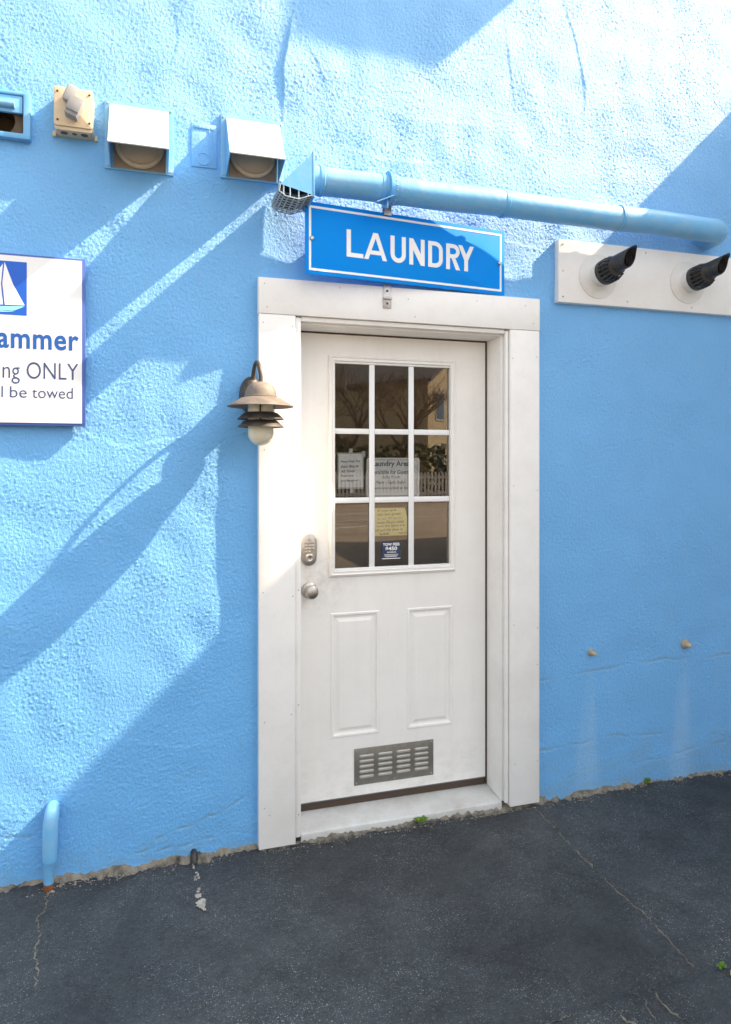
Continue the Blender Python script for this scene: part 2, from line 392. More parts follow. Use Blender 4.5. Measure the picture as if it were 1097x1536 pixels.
# ------------------------------------------------------------------ ground
gx = np.concatenate([[-300, -60, -12, -4, -2.2], np.arange(-1.5, 3.3, .015), [3.6, 5, 9, 25, 80, 300]])
gy = np.concatenate([np.arange(.05, -2.7, -.015), [-3.2, -4.5, -8, -14, -26, -60, -140, -400]])
X, Y = np.meshgrid(gx, gy)
nz = band(X.shape, .015, .30, .30, 3)*.0022+band(X.shape, .015, .9, .9, 4)*.004+band(X.shape, .015, .05, .05, 5)*.0006
fade = np.clip((X+1.5)/.4, 0, 1)*np.clip((3.3-X)/.3, 0, 1)*np.clip((Y+2.7)/.4, 0, 1)
Zg = nz*fade
CR = {'a': [(1.60, -.02), (1.572, -.06), (1.575, -.16), (1.561, -.30), (1.552, -.45), (1.545, -.647), (1.552, -.76), (1.54, -.86), (1.53, -.98), (1.535, -1.02)],
      'b': [(.78, -1.16), (.87, -1.09), (.947, -1.043), (1.02, -1.035), (1.08, -1.012), (1.17, -1.02), (1.288, -1.005), (1.40, -1.02), (1.53, -1.015), (1.62, -1.0), (1.75, -.99)],
      'c': [(-.352, -.045), (-.361, -.09), (-.350, -.15), (-.372, -.19), (-.367, -.24), (-.350, -.29), (-.356, -.35), (-.338, -.43), (-.33, -.55)],
      'd': [(1.18, -1.02), (1.21, -1.10), (1.26, -1.2)], 'e': [(1.36, -1.02), (1.34, -1.09), (1.37, -1.18)], 'f': [(1.30, -1.01), (1.30, -1.06), (1.285, -1.15)]}
def wiggle(pts, amp, n):
    out = []
    for (a, b), (c, d) in zip(pts[:-1], pts[1:]):
        for k in range(n):
            t = k/n; out.append((a+(c-a)*t+random.uniform(-amp, amp), b+(d-b)*t+random.uniform(-amp, amp)))
    return out+[pts[-1]]
CRW = {k: wiggle(p, .006, 4) for k, p in CR.items()}
for k, (wd, dp) in {'a': (.012, .004), 'b': (.03, .010), 'c': (.01, .003), 'd': (.012, .004), 'e': (.012, .004), 'f': (.012, .004)}.items():
    d, t, s = seg_dist(X, Y, CRW[k]); Zg -= dp*np.exp(-(d/wd)**2)*fade
d, t, s = seg_dist(X, Y, [(.78, -1.19), (.95, -1.085), (1.2, -1.06), (1.5, -1.06)]); Zg += .011*np.exp(-(d/.03)**2)*fade
d, t, s = seg_dist(X, Y, [(1.8, -.9), (2.2, -.95)]); Zg += .012*np.exp(-(d/.25)**2)*fade
def grid_obj(name, m, PX, PY, PZ, mask=None, attrs=None):
    r, c = PX.shape; me = bpy.data.meshes.new(name)
    idx = np.arange(r*c).reshape(r, c)
    q = np.stack([idx[:-1, :-1], idx[:-1, 1:], idx[1:, 1:], idx[1:, :-1]], -1).reshape(-1, 4)
    if mask is not None: q = q[mask.reshape(-1)]
    me.vertices.add(r*c); me.vertices.foreach_set('co', np.stack([PX, PY, PZ], -1).astype(np.float32).ravel())
    me.loops.add(q.size); me.loops.foreach_set('vertex_index', q.astype(np.int32).ravel())
    me.polygons.add(len(q)); me.polygons.foreach_set('loop_start', (np.arange(len(q))*4).astype(np.int32))
    me.polygons.foreach_set('use_smooth', np.ones(len(q), bool))
    for k, v in (attrs or {}).items():
        a = me.attributes.new(k, 'FLOAT', 'POINT'); a.data.foreach_set('value', v.astype(np.float32).ravel())
    me.update(calc_edges=True); me.validate()
    o = bpy.data.objects.new(name, me); COL.objects.link(o); me.materials.append(m); return o
# rows run away from the wall, so flip for upward normals
asph = grid_obj('asphalt', M['asphalt'], X[::-1], Y[::-1], Zg[::-1]); asph['kind'] = 'structure'
def strip_mesh(pts, w, z=.0016, taper=True):
    mb = MB(); n = len(pts); L = []; Rr = []
    for i, p in enumerate(pts):
        a = Vector(pts[max(i-1, 0)]); b = Vector(pts[min(i+1, n-1)]); d = (b-a).normalized(); nrm = Vector((-d.y, d.x))
        ww = w*random.uniform(.0, 1.9)*(1 if not taper else max(.15, min(1, i/3, (n-1-i)/3)))
        L.append((p[0]+nrm.x*ww, p[1]+nrm.y*ww)); Rr.append((p[0]-nrm.x*ww, p[1]-nrm.y*ww))
    def gz(x, y):
        i = int(np.argmin(abs(gy-y))); j = int(np.argmin(abs(gx-x))); return Zg[i, j]
    for P, Q in ((L, Rr),):
        vs = [(x, y, gz(x, y)+z) for x, y in P]+[(x, y, gz(x, y)+z) for x, y in Q]
        mb.add(vs, [(i, i+1, n+i+1, n+i) for i in range(n-1)])
    return mb
for k, w in (('a', .0024), ('c', .0022), ('d', .0024), ('e', .0022), ('f', .0016)):
    strip_mesh(wiggle(CR[k], .006, 9), w).build('crack', M['crack'], asph)
strip_mesh(wiggle([(.80, -1.165), (.93, -1.075), (1.05, -1.05), (1.1, -1.045)], .008, 9), .0045).build('crack', M['crack'], asph)
# chalky patch running down from the wall
def blob(cx, cy, rx, ry, seed, z):
    r = random.Random(seed); n = 26; pts = []
    for k in range(n):
        a = 2*math.pi*k/n; q = r.uniform(.65, 1.15); pts.append((cx+rx*q*math.cos(a), cy+ry*q*math.sin(a), z))
    return MB().add([(cx, cy, z+.001)]+pts, [(0, k+1, (k+1) % n+1) for k in range(n)])
pr_ = random.Random(21)
for i in range(16):
    t = pr_.random()**.8; f = 1.9 if .62 < t < .9 else .8
    blob(.140+.012*t+pr_.uniform(-.008, .008), -.045-.29*t, pr_.uniform(.003, .008)*f, pr_.uniform(.006, .015)*f, i, .0035+i*.00012).build('bare_patch', M['chalk'], asph)
# parking bay lines far out on the lot
for (a, b) in (((3.2, -15.6), (9.5, -17.6)), ((2.2, -13.2), (8.0, -15.0)), ((9.2, -16.2), (14.5, -16.6)), ((9.2, -17.8), (13.0, -16.3)), ((1, -11), (5.2, -12.6))):
    d = (Vector(b)-Vector(a)).normalized(); nrm = Vector((-d.y, d.x))*.05
    MB().add([(a[0]+nrm.x, a[1]+nrm.y, .006), (a[0]-nrm.x, a[1]-nrm.y, .006), (b[0]-nrm.x, b[1]-nrm.y, .006), (b[0]+nrm.x, b[1]+nrm.y, .006)], [(0, 1, 2, 3)]).build('parking_line', M['line'], asph)
lawn = MB().add([(-200, -21.5, .03), (200, -21.5, .03), (200, -380, .03), (-200, -380, .03)], [(3, 2, 1, 0)]).build('lawn', M['grass']); lawn['kind'] = 'structure'
# ragged concrete footing between wall and asphalt
fx = np.arange(-1.3, 3.22, .006); fy = np.arange(.06, -.12, -.006)
X, Y = np.meshgrid(fx, fy)
wid = .022+.012*band((1, len(fx)), .006, .35, .35, 8)[0]+.008*band((1, len(fx)), .006, .06, .06, 9)[0]+.005*band((1, len(fx)), .006, .02, .02, 19)[0]
wid = np.clip(wid, .006, .06)+np.where((fx > .42) & (fx < 1.55), .024, 0)
H = .020-.024*np.clip(-Y/wid[None, :], -.2, 3)+band(X.shape, .006, .03, .03, 10)*.0028+band(X.shape, .006, .09, .09, 11)*.003
foot = grid_obj('concrete_footing', M['concrete'], X[::-1], Y[::-1], H[::-1]); foot['kind'] = 'structure'
rb = MB(); rr = random.Random(5)
for i in range(1100):
    x = rr.uniform(-.8, 3.1) if rr.random() < .6 else rr.choice([rr.uniform(-.75, -.05), rr.uniform(1.6, 3.1)])
    s = rr.uniform(.0012, .004)*(2.2 if rr.random() < .08 else 1); y = -abs(rr.gauss(.030, .028))
    if .4 < x < 1.58 and y > -.04: y = -.045
    vs = [(x+s*rr.uniform(.7, 1.3)*a, y+s*rr.uniform(.6, 1.1)*b, .004+s*.6*c) for a, b, c in ((1, 0, 0), (-1, 0, 0), (0, 1, 0), (0, -1, 0), (0, 0, 1), (0, 0, -1))]
    rb.add(vs, [(0, 2, 4), (2, 1, 4), (1, 3, 4), (3, 0, 4), (2, 0, 5), (1, 2, 5), (3, 1, 5), (0, 3, 5)])
tag(rb.build('rubble', M['rubble'], weld=False), 'loose crumbled grit and pebbles along the foot of the blue wall', 'rubble', kind='stuff')

# ------------------------------------------------------------------ building
bld = thing('stucco_building', 'sky blue painted rough stucco building wall around the white laundry door', 'building')
ST = .004
wx = np.arange(-.76, 3.206, ST); wz = np.arange(-.06, 3.76, ST)
X, Z = np.meshgrid(wx, wz); S = X.shape
mod = np.clip(1+.16*band(S, ST, .5, .5, 20), .5, 1.5)
gr_ = .8*ring_band(S, ST, .0090, .0125, 21, .62)+.35*ring_band(S, ST, .022, .030, 22, .6)+.3*np.random.default_rng(33).standard_normal(S)
h = .00052*mod*(gr_+.25*gr_*np.abs(gr_))
h += .0011*band(S, ST, .20, .24, 23)+.0018*band(S, ST, .8, .9, 24)
def ridge(pts, ht, w0, w1):                          # steep on the left of the line, long slope on its right
    global h
    d, t, s = seg_dist(X, Z, pts); env = np.sin(np.pi*np.clip(t, .02, .98))**.6
    prof = np.where(s > 0, np.exp(-d/w1), np.exp(-(d/w0)**2)); h = h+ht*(1 if ht > .005 else .55)*env*prof
ridge([(.478, 2.88), (.484, 2.97), (.478, 3.05), (.498, 3.15), (.515, 3.26)], .0085, .005, .14)
ridge([(.66, 3.0), (.62, 3.1), (.57, 3.17)], .003, .006, .08)
ridge([(1.5, 3.02), (1.495, 3.15), (1.47, 3.3), (1.45, 3.45)], .003, .006, .12)
ridge([(1.85, 3.0), (1.86, 3.2), (1.81, 3.4), (1.74, 3.6)], .0035, .005, .12)
ridge([(.05, 2.95), (.09, 3.1), (.06, 3.3)], .003, .008, .16)
ridge([(2.1, 3.1), (2.2, 3.3), (2.25, 3.5)], .0025, .008, .16)
for p in ([(-.3, 1.62), (-.12, 1.55), (.02, 1.58), (.15, 1.6)], [(.65, 2.78), (.9, 2.74), (1.2, 2.76)], [(1.05, 2.72), (1.12, 2.62)], [(-.2, 1.35), (-.05, 1.2)],
          [(1.25, 2.5), (1.5, 2.45), (1.62, 2.44)], [(.7, 3.0), (1.0, 2.93), (1.4, 2.95)], [(-.2, .5), (.1, .42), (.3, .47)]):
    ridge(p, .0028, .008, .05)
rr = random.Random(12)
for i in range(26):                                  # drips and snags in the coat
    x, z = rr.uniform(-.6, 2.7), rr.uniform(.1, 3.6); L = rr.uniform(.02, .07)
    ridge([(x, z), (x+rr.uniform(-.02, .02), z+L)], rr.uniform(.0015, .004), .005, .012)
grime_dark = np.zeros(S); wash = np.zeros(S)
CK = [wiggle(p, .006, 5) for p in ([(1.6, .222), (1.72, .232), (1.86, .238), (1.97, .25), (2.1, .235), (2.3, .23)],
      [(1.6, .535), (1.8, .545), (2.1, .57), (2.3, .575), (2.5, .565), (2.66, .57), (2.9, .58)],
      [(2.1, .105), (2.35, .12), (2.5, .15), (2.62, .145), (2.8, .16)], [(2.55, .19), (2.62, .18), (2.75, .15)],
      [(.0, .10), (.15, .14), (.26, .17), (.36, .22)], [(-.1, .06), (.05, .055), (.2, .07)], [(-.5, .18), (-.42, .17)])]
for i, p in enumerate(CK):
    d, t, s = seg_dist(X, Z, p); e = np.exp(-(d/.005)**2)*np.clip(.6+.5*np.sin(t*23+i*2), .1, 1); h -= .0024*e; grime_dark = np.maximum(grime_dark, .75*e)
d1, t1, s1 = seg_dist(X, Z, CK[0]); base_th = .18+.05*np.sin(X*3)
h += .004*(1-1/(1+np.exp(-(Z-base_th)/.02)))*(X > 1.55)
lo = np.clip((.26-Z)/.26, 0, 1)**.7
grime_dark = np.maximum(grime_dark, .42*lo*np.clip((X-1.5)*9, 0, 1)*np.clip(.55+.45*band(S, ST, .25, .12, 26), 0, 1))
grime_dark = np.maximum(grime_dark, .45*np.clip((.13-Z)/.13, 0, 1)*np.clip(.45+.6*band(S, ST, .12, .07, 27), 0, 1))
grime_dark = np.maximum(grime_dark, .55*(band(S, ST, .02, .03, 29) > 2.4)*(Z < .45))
# darker blurs below the dryer outlets, fading downward
for cx, cz, w, L in ((.50, 2.46, .06, .30), (.36, 2.57, .10, .10), (-.05, 2.55, .09, .10)):
    grime_dark = np.maximum(grime_dark, .22*np.exp(-((X-cx)/w)**2)*np.clip(1-(cz-Z)/L, 0, 1)*(Z < cz))
for x0, zt in ((1.885, .60), (2.407, .60)):          # washed streaks below the capped stubs
    f = np.clip((zt-Z)/zt, 0, 1); wdt = .018+.055*f
    wash = np.maximum(wash, .34*np.exp(-((X-x0+.03*f)/wdt)**4)*np.clip(f*2.4, 0, 1)*np.clip(.8+.2*band(S, ST, .08, .6, 28), 0, 1))
edge = np.clip((X+.76)/.05, 0, 1)*np.clip((3.2-X)/.03, 0, 1)*np.clip((3.755-Z)/.05, 0, 1)
h *= edge; h = np.clip(h, -.012, .016)
cxm = (X[:-1, :-1]+X[1:, 1:])/2; czm = (Z[:-1, :-1]+Z[1:, 1:])/2
keep = ~((cxm > -.585) & (cxm < -.469) & (czm > 2.645) & (czm < 2.757)) & ~((cxm > .43) & (cxm < 1.55) & (czm < 2.17))
wall = grid_obj('wall', M['wall'], X, -h, Z, keep, {'grime_dark': grime_dark, 'wash': wash}); wall.parent = bld
wm = MB()                                            # rest of the facade, beyond the worked area
zt = float(wz[-1]); xr = float(wx[-1]); xl = float(wx[0])
wm.add([(-9, 0, -.06), (xl, 0, -.06), (xl, 0, zt), (-9, 0, zt)], [(0, 1, 2, 3)])
wm.add([(-9, 0, zt), (9, 0, zt), (9, 0, 6.6), (-9, 0, 6.6)], [(0, 1, 2, 3)])
wm.add([(xr, 0, -.06), (9, 0, -.06), (9, 0, zt), (xr, 0, zt)], [(0, 1, 2, 3)])
wm.build('upper_wall', M['wall'], bld, normals=False)
MB().box(-9.05, 9.05, -.05, .35, 6.6, 6.72).build('coping', M['trim'], bld, bevel=.01)
WX, WT, WL = 3.205, 3.715, 1.95
MB().box(WX, 8.5, -WL, .02, -.06, WT).build('side_wing', M['wing_bounce'], bld)
rm = MB()
for q in ([(-.4, 3, -.0), (2.6, 3, 0), (2.6, 3, 2.6), (-.4, 3, 2.6)], [(-.4, .08, 0), (-.4, 3, 0), (-.4, 3, 2.6), (-.4, .08, 2.6)],
          [(2.6, .08, 0), (2.6, 3, 0), (2.6, 3, 2.6), (2.6, .08, 2.6)], [(-.4, .08, .02), (2.6, .08, .02), (2.6, 3, .02), (-.4, 3, .02)],
          [(-.4, .08, 2.6), (2.6, .08, 2.6), (2.6, 3, 2.6), (-.4, 3, 2.6)]):
    rm.add(q, [(0, 1, 2, 3)])
rm.add([(-.4, .08, 0), (.5, .08, 0), (.5, .08, 2.6), (-.4, .08, 2.6)], [(0, 1, 2, 3)])
rm.add([(1.48, .08, 0), (2.6, .08, 0), (2.6, .08, 2.6), (1.48, .08, 2.6)], [(0, 1, 2, 3)])
rm.add([(.5, .08, 2.1), (1.48, .08, 2.1), (1.48, .08, 2.6), (.5, .08, 2.6)], [(0, 1, 2, 3)])
rm.build('laundry_room', M['room'], bld, weld=False, normals=False)

# ------------------------------------------------------------------ door surround
ds = thing('door_surround', 'white painted board trim framing the recessed laundry door', 'door frame', (1.0, 0, 0))
MB().box(.377, 1.602, -.036, .02, 2.0755, 2.214).build('head_casing', M['trim'], ds, bevel=.002)
MB().box(.3785, .5215, -.0355, .02, .012, 2.0735).build('side_casing', M['trim'], ds, bevel=.002)
MB().box(1.458, 1.6005, -.0355, .02, .018, 2.0735).build('side_casing', M['trim'], ds, bevel=.002)
MB().box(.524, .545, -.024, -.003, .03, 2.07).build('brickmould', M['trim'], ds, bevel=.003)
MB().box(1.441, 1.456, -.024, -.003, .03, 2.07).build('brickmould', M['trim'], ds, bevel=.003)
MB().box(.5225, .5455, 0, .20, .03, 2.075).build('side_jamb', M['trim'], ds, bevel=.002)
MB().box(1.431, 1.4575, 0, .20, .03, 2.075).build('side_jamb', M['trim'], ds, bevel=.002)
hj = MB().box(.5462, 1.4303, 0, .20, 2.048, 2.076); hj.build('head_jamb', M['trim'], ds, bevel=.002)
MB().box(.5458, 1.4398, -.022, -.002, 2.056, 2.074).build('brickmould', M['trim'], ds, bevel=.003)
MB().box(1.424, 1.4305, .128, .17, .05, 2.046).build('weatherstrip', M['sweep'], ds)
MB().box(.548, 1.423, .128, .17, 2.0425, 2.0475).build('weatherstrip', M['sweep'], ds)
sl_ = MB().prism_x([(-.014, .0), (-.014, .034), (.0, .038), (.125, .046), (.20, .046), (.20, 0)], .5465, 1.4295)
sl_.build('threshold', M['sill'], ds, bevel=.003)
MB().box(.524, .545, -.016, .0, .012, .0295).build('packer', M['dark'], ds)
nh = MB(); rr = random.Random(3)
for x, z in ((.40, 2.19), (.41, 2.10), (.99, 2.17), (.7, 2.195), (1.30, 2.185), (1.57, 2.105), (1.53, 2.18), (.395, 2.04), (.51, 2.03), (1.02, 2.10), (1.47, 1.95), (1.585, 1.96),
             (.40, 1.55), (.505, 1.5), (.395, 1.0), (.51, .98), (.40, .5), (.505, .52), (.40, .17), (.42, .14), (1.475, 1.4), (1.59, 1.38), (1.475, .8), (1.59, .78), (1.59, .62), (1.48, .2), (1.59, .2)):
    nh.lathe([(.0026, 0), (.002, .0006)], (x, -.0362, z), (0, -1, 0), 8)
for z in (.12, .55, 1.0, 1.5): nh.lathe([(.003, 0), (.0025, .0008)], (.535, -.0243, z), (0, -1, 0), 8)
nh.build('nail_head', mat('dull_nail', (.42, .40, .38), .6), ds)['kind'] = 'stuff'

# ------------------------------------------------------------------ door
DY = .13
dr = thing('door', 'white half glazed door with nine panes and two raised lower panels', 'door', (.99, DY, .08))
PL = [(.703, .919, .338, .866), (1.046, 1.262, .338, .866)]
WN = (.694, 1.274, 1.018, 1.954)
leaf = MB().plate(.5485, 1.4225, .083, 2.041, DY, DY+.044, [(WN[0]+.02, WN[1]-.02, WN[2]+.02, WN[3]-.02)]+PL)
leaf.build('leaf', M['door'], dr, normals=False)
for p in PL:
    MB().rings(*p, DY, [(0, .002), (.0, 0), (.004, -.0035), (.011, -.003), (.0155, .007), (.024, .0075), (.040, .0005)]).build('raised_panel', M['door'], dr)
wf = MB().rings(*WN, DY, [(0, .0), (.002, -.010), (.010, -.0155), (.0135, -.011), (.020, -.0115), (.0235, -.013), (.026, -.010), (.0265, .012)], cap=False).build('window_frame', M['door'], dr)
GX = (WN[0]+.0265, WN[1]-.0265); GZ = (WN[2]+.0345, WN[3]-.0345)
MB().box(GX[0]-.001, GX[1]+.001, DY-.006, DY+.014, WN[2]+.026, GZ[0]).build('glazing_bead', M['muntin'], wf, bevel=.002)
MB().box(GX[0]-.001, GX[1]+.001, DY-.006, DY+.014, GZ[1], WN[3]-.026).build('glazing_bead', M['muntin'], wf, bevel=.002)
VX = (.886, 1.066); HZ = (1.340, 1.6335)
for x in VX: MB().box(x-.012, x+.012, DY-.0015, DY+.0065, GZ[0], GZ[1]).build('muntin', M['muntin'], wf, bevel=.002)
for z in HZ:
    xs = [GX[0], VX[0]-.0122, VX[0]+.0122, VX[1]-.0122, VX[1]+.0122, GX[1]]
    for a, b in ((0, 1), (2, 3), (4, 5)):
        MB().box(xs[a], xs[b], DY-.001, DY+.0065, z-.0115, z+.0115).build('muntin', M['muntin'], wf, bevel=.002)
cx_ = [GX[0], *VX, GX[1]]; cz_ = [GZ[0], *HZ, GZ[1]]
for i in range(3):
    for j in range(3):
        MB().box(cx_[i]+.0002, cx_[i+1]-.0002, DY+.0075, DY+.0105, cz_[j]+.0002, cz_[j+1]-.0002).build('pane', M['glass'], wf)
# keypad deadbolt
kx, kz = .609, 1.137
kp = MB().prism(stadium(kx, kz, .066, .132), DY-.012, DY).build('keypad_lock', M['steel'], dr, bevel=.004)
MB().prism(stadium(kx+.001, kz, .054, .119), DY-.016, DY-.0115).build('keypad_plate', M['steel'], kp, bevel=.003)
for r_ in range(5):
    for c_ in range(3):
        if r_ == 0 and c_ != 1: continue
        if r_ == 4 and c_ == 2: continue
        x, z = kx-.0145+c_*.0145, kz+.044-r_*.0128
        MB().prism(rrect(x-.0055, x+.0055, z-.0045, z+.0045, .0015, 2), DY-.019, DY-.0155).build('key_button', M['steel'], kp, bevel=.001)
MB().lathe([(.021, 0), (.0205, .009), (.017, .013), (.012, .0145), (.0105, .0135)], (kx, DY-.0155, kz-.032), (0, -1, 0), 24).build('lock_cylinder', M['steel'], kp, smooth=True)
MB().box(kx-.001, kx+.001, DY-.0300, DY-.0285, kz-.038, kz-.027).build('keyhole', M['dark'], kp)
kb = MB().lathe([(.012, .006), (.013, .026), (.024, .034), (.0285, .046), (.0275, .056), (.020, .062), (.004, .0635)], (kx+.002, DY, .968), (0, -1, 0), 28).build('door_knob', M['steel'], dr, smooth=True)
MB().lathe([(.034, 0), (.033, .004), (.026, .008), (.014, .009)], (kx+.002, DY, .968), (0, -1, 0), 28).build('rosette', M['steel'], kb, smooth=True)
# louvred vent
vx0, vx1, vz0, vz1 = .806, 1.169, .126, .282
vp = MB().box(vx0, vx1, DY-.0035, DY, vz0, vz1).build('louvre_vent', M['ventmetal'], dr, bevel=.001)
lm = None
for i in range(4):
    for j in range(5):
        x = vx0+.055+i*.0838; z = vz0+.0345+j*.0218; n = 6
        if lm is None:
            a = stadium(x, z, .066, .0135, n); b = stadium(x, z+.001, .060, .009, n); c = stadium(x, z+.002, .052, .0035, n); k = len(a)
            mb = MB().add([(p, DY-.0034, q) for p, q in a]+[(p, DY-.0085, q) for p, q in b]+[(p, DY-.0095, q) for p, q in c],
                          [(i_, (i_+1) % k, k+(i_+1) % k, k+i_) for i_ in range(k)]+[(k+i_, k+(i_+1) % k, 2*k+(i_+1) % k, 2*k+i_) for i_ in range(k)]+[tuple(range(2*k, 3*k))])
            lm = mb.build('louvre', mat('louvre_skylit_metal', (.62, .61, .57), .38, .6, dirt=(.4, .36, .28), dirt_amt=.4, dscale=30), vp, smooth=True); x00, z00 = x, z  # same metal as the plate, lightened as if reflecting the sky
        else:
            o = lm.copy(); COL.objects.link(o); o.location = (x-x00, 0, z-z00)
for x in (vx0+.010, (vx0+vx1)/2, vx1-.010):
    for z in (vz0+.010, vz1-.010): screw('screw', (x, DY-.0034, z), (0, -1, 0), .0045, M['galv'], vp)
MB().box(.549, 1.4215, DY+.006, DY+.04, .0475, .0825).build('door_sweep', M['sweep'], dr)
MB().box(.549, 1.4215, DY-.001, DY+.0055, .0785, .0825).build('sweep_edge', mat('sweep_metal', (.2, .2, .22), .4, .8), dr)

# notices taped behind the glass
NY = DY+.0125
nt_ = thing('paper_note', 'small white handwritten paper note taped behind the left middle pane', 'note', (.795, NY, 1.465))
MB().box(.742, .848, NY, NY+.0006, 1.395, 1.537).build('sheet', M['paper'], nt_)
MB().box(.737, .853, NY+.001, NY+.002, 1.388, 1.543).build('plastic_sleeve', mat('clear_sleeve', (.5, .52, .53), .2), nt_)
mb = MB()
for i, (s, w) in enumerate((('Please Keep This', .086), ('Door Shut At', .080), ('All Times', .062), ('Thank you', .056), ('Hotel Management', .080))):
    z = 1.505-i*.0205; put_text(mb, s, .751, .751+w, z-.007, z+.004, NY-.0006, .006, .25, 1, .003)
mb.build('handwriting', M['ink'], nt_)
for x, z in ((.795, 1.548), (.852, 1.537), (.80, 1.383)): MB().box(x-.008, x+.008, NY-.0004, NY+.0002, z-.012, z+.012).build('tape', mat('tape', (.6, .62, .62), .3), nt_)
ls = thing('notice_sign', 'white Laundry Area opening hours notice behind the centre middle pane', 'notice', (.988, NY, 1.434))
MB().prism(rrect(.866, 1.110, 1.348, 1.521, .012), NY+.0005, NY+.003).build('board', M['paper'], ls)
fr_ = MB()
for a, b, c, d in ((.878, 1.098, 1.5115, 1.513), (.878, 1.098, 1.356, 1.3575), (.8765, .878, 1.36, 1.51), (1.098, 1.0995, 1.36, 1.51)): fr_.box(a, b, NY+.0001, NY+.0007, c, d)
fr_.build('border_line', M['ink'], ls)
put_text(MB(), 'Laundry Area', .890, 1.064, 1.478, 1.508, NY, .02).build('heading', M['inkblue'], ls)
mb = MB()
for s, x0, x1, z0, z1 in (('Available for Guests', .892, 1.064, 1.450, 1.469), ('daily from', .935, 1.019, 1.427, 1.445), ('9am - 5pm daily', .910, 1.042, 1.404, 1.422), ('Doors are locked at 5pm', .886, 1.066, 1.382, 1.396)):
    put_text(mb, s, x0, x1, z0, z1, NY, .012)
mb.build('lettering', mat('slate_ink', (.10, .14, .20), .5), ls)
yn = thing('yellow_note', 'yellow handwritten sticky note behind the lower centre pane', 'note', (.985, NY, 1.24))
MB().prism([(.901, 1.183), (1.052, 1.183), (1.052, 1.262), (1.040, 1.304), (.901, 1.304)], NY, NY+.0006).build('sheet', M['yellow'], yn)
mb = MB()
for i, (s, x0, x1) in enumerate((('If you are', .915, 1.0), ('the last guest', .915, 1.022), ('to use the laundry', .915, 1.034), ('room Please make', .912, 1.036), ('sure the lights are', .912, 1.04), ('off and the door is', .904, 1.03), ('locked.', .925, .968))):
    z = 1.291-i*.0165; put_text(mb, s, x0, x1, z-.007, z+.005, NY-.0005, .004, .2, 1, .003)
put_text(mb, 'Thank you', 1.012, 1.05, 1.187, 1.197, NY-.0005, .004, .2, 1, .003)
mb.build('handwriting', M['ink'], yn)
NY = DY+.0069
tk = thing('tow_sticker', 'small navy TOW FEES $450 sticker below the yellow note', 'sticker', (.978, NY, 1.12))
MB().box(.934, 1.018, NY, NY+.0005, 1.087, 1.156).build('backing', M['navy'], tk)
MB().box(.934, 1.018, NY, NY+.0005, 1.0835, 1.086).build('lower_edge', M['paper'], tk)
mb = put_text(MB(), 'TOW FEES', .938, 1.014, 1.140, 1.152, NY-.0005, .03)
put_text(mb, '$450', .949, 1.003, 1.118, 1.136, NY-.0005, .03); put_text(mb, 'MAXIMUM', .957, .998, 1.109, 1.115, NY-.0005, .02)
for z, a, b in ((1.1015, .944, 1.008), (1.096, .944, 1.006), (1.0915, .950, 1.0)): mb.box(a, b, NY-.0005, NY-.0003, z, z+.0018)
mb.build('lettering', M['signwhite'], tk)

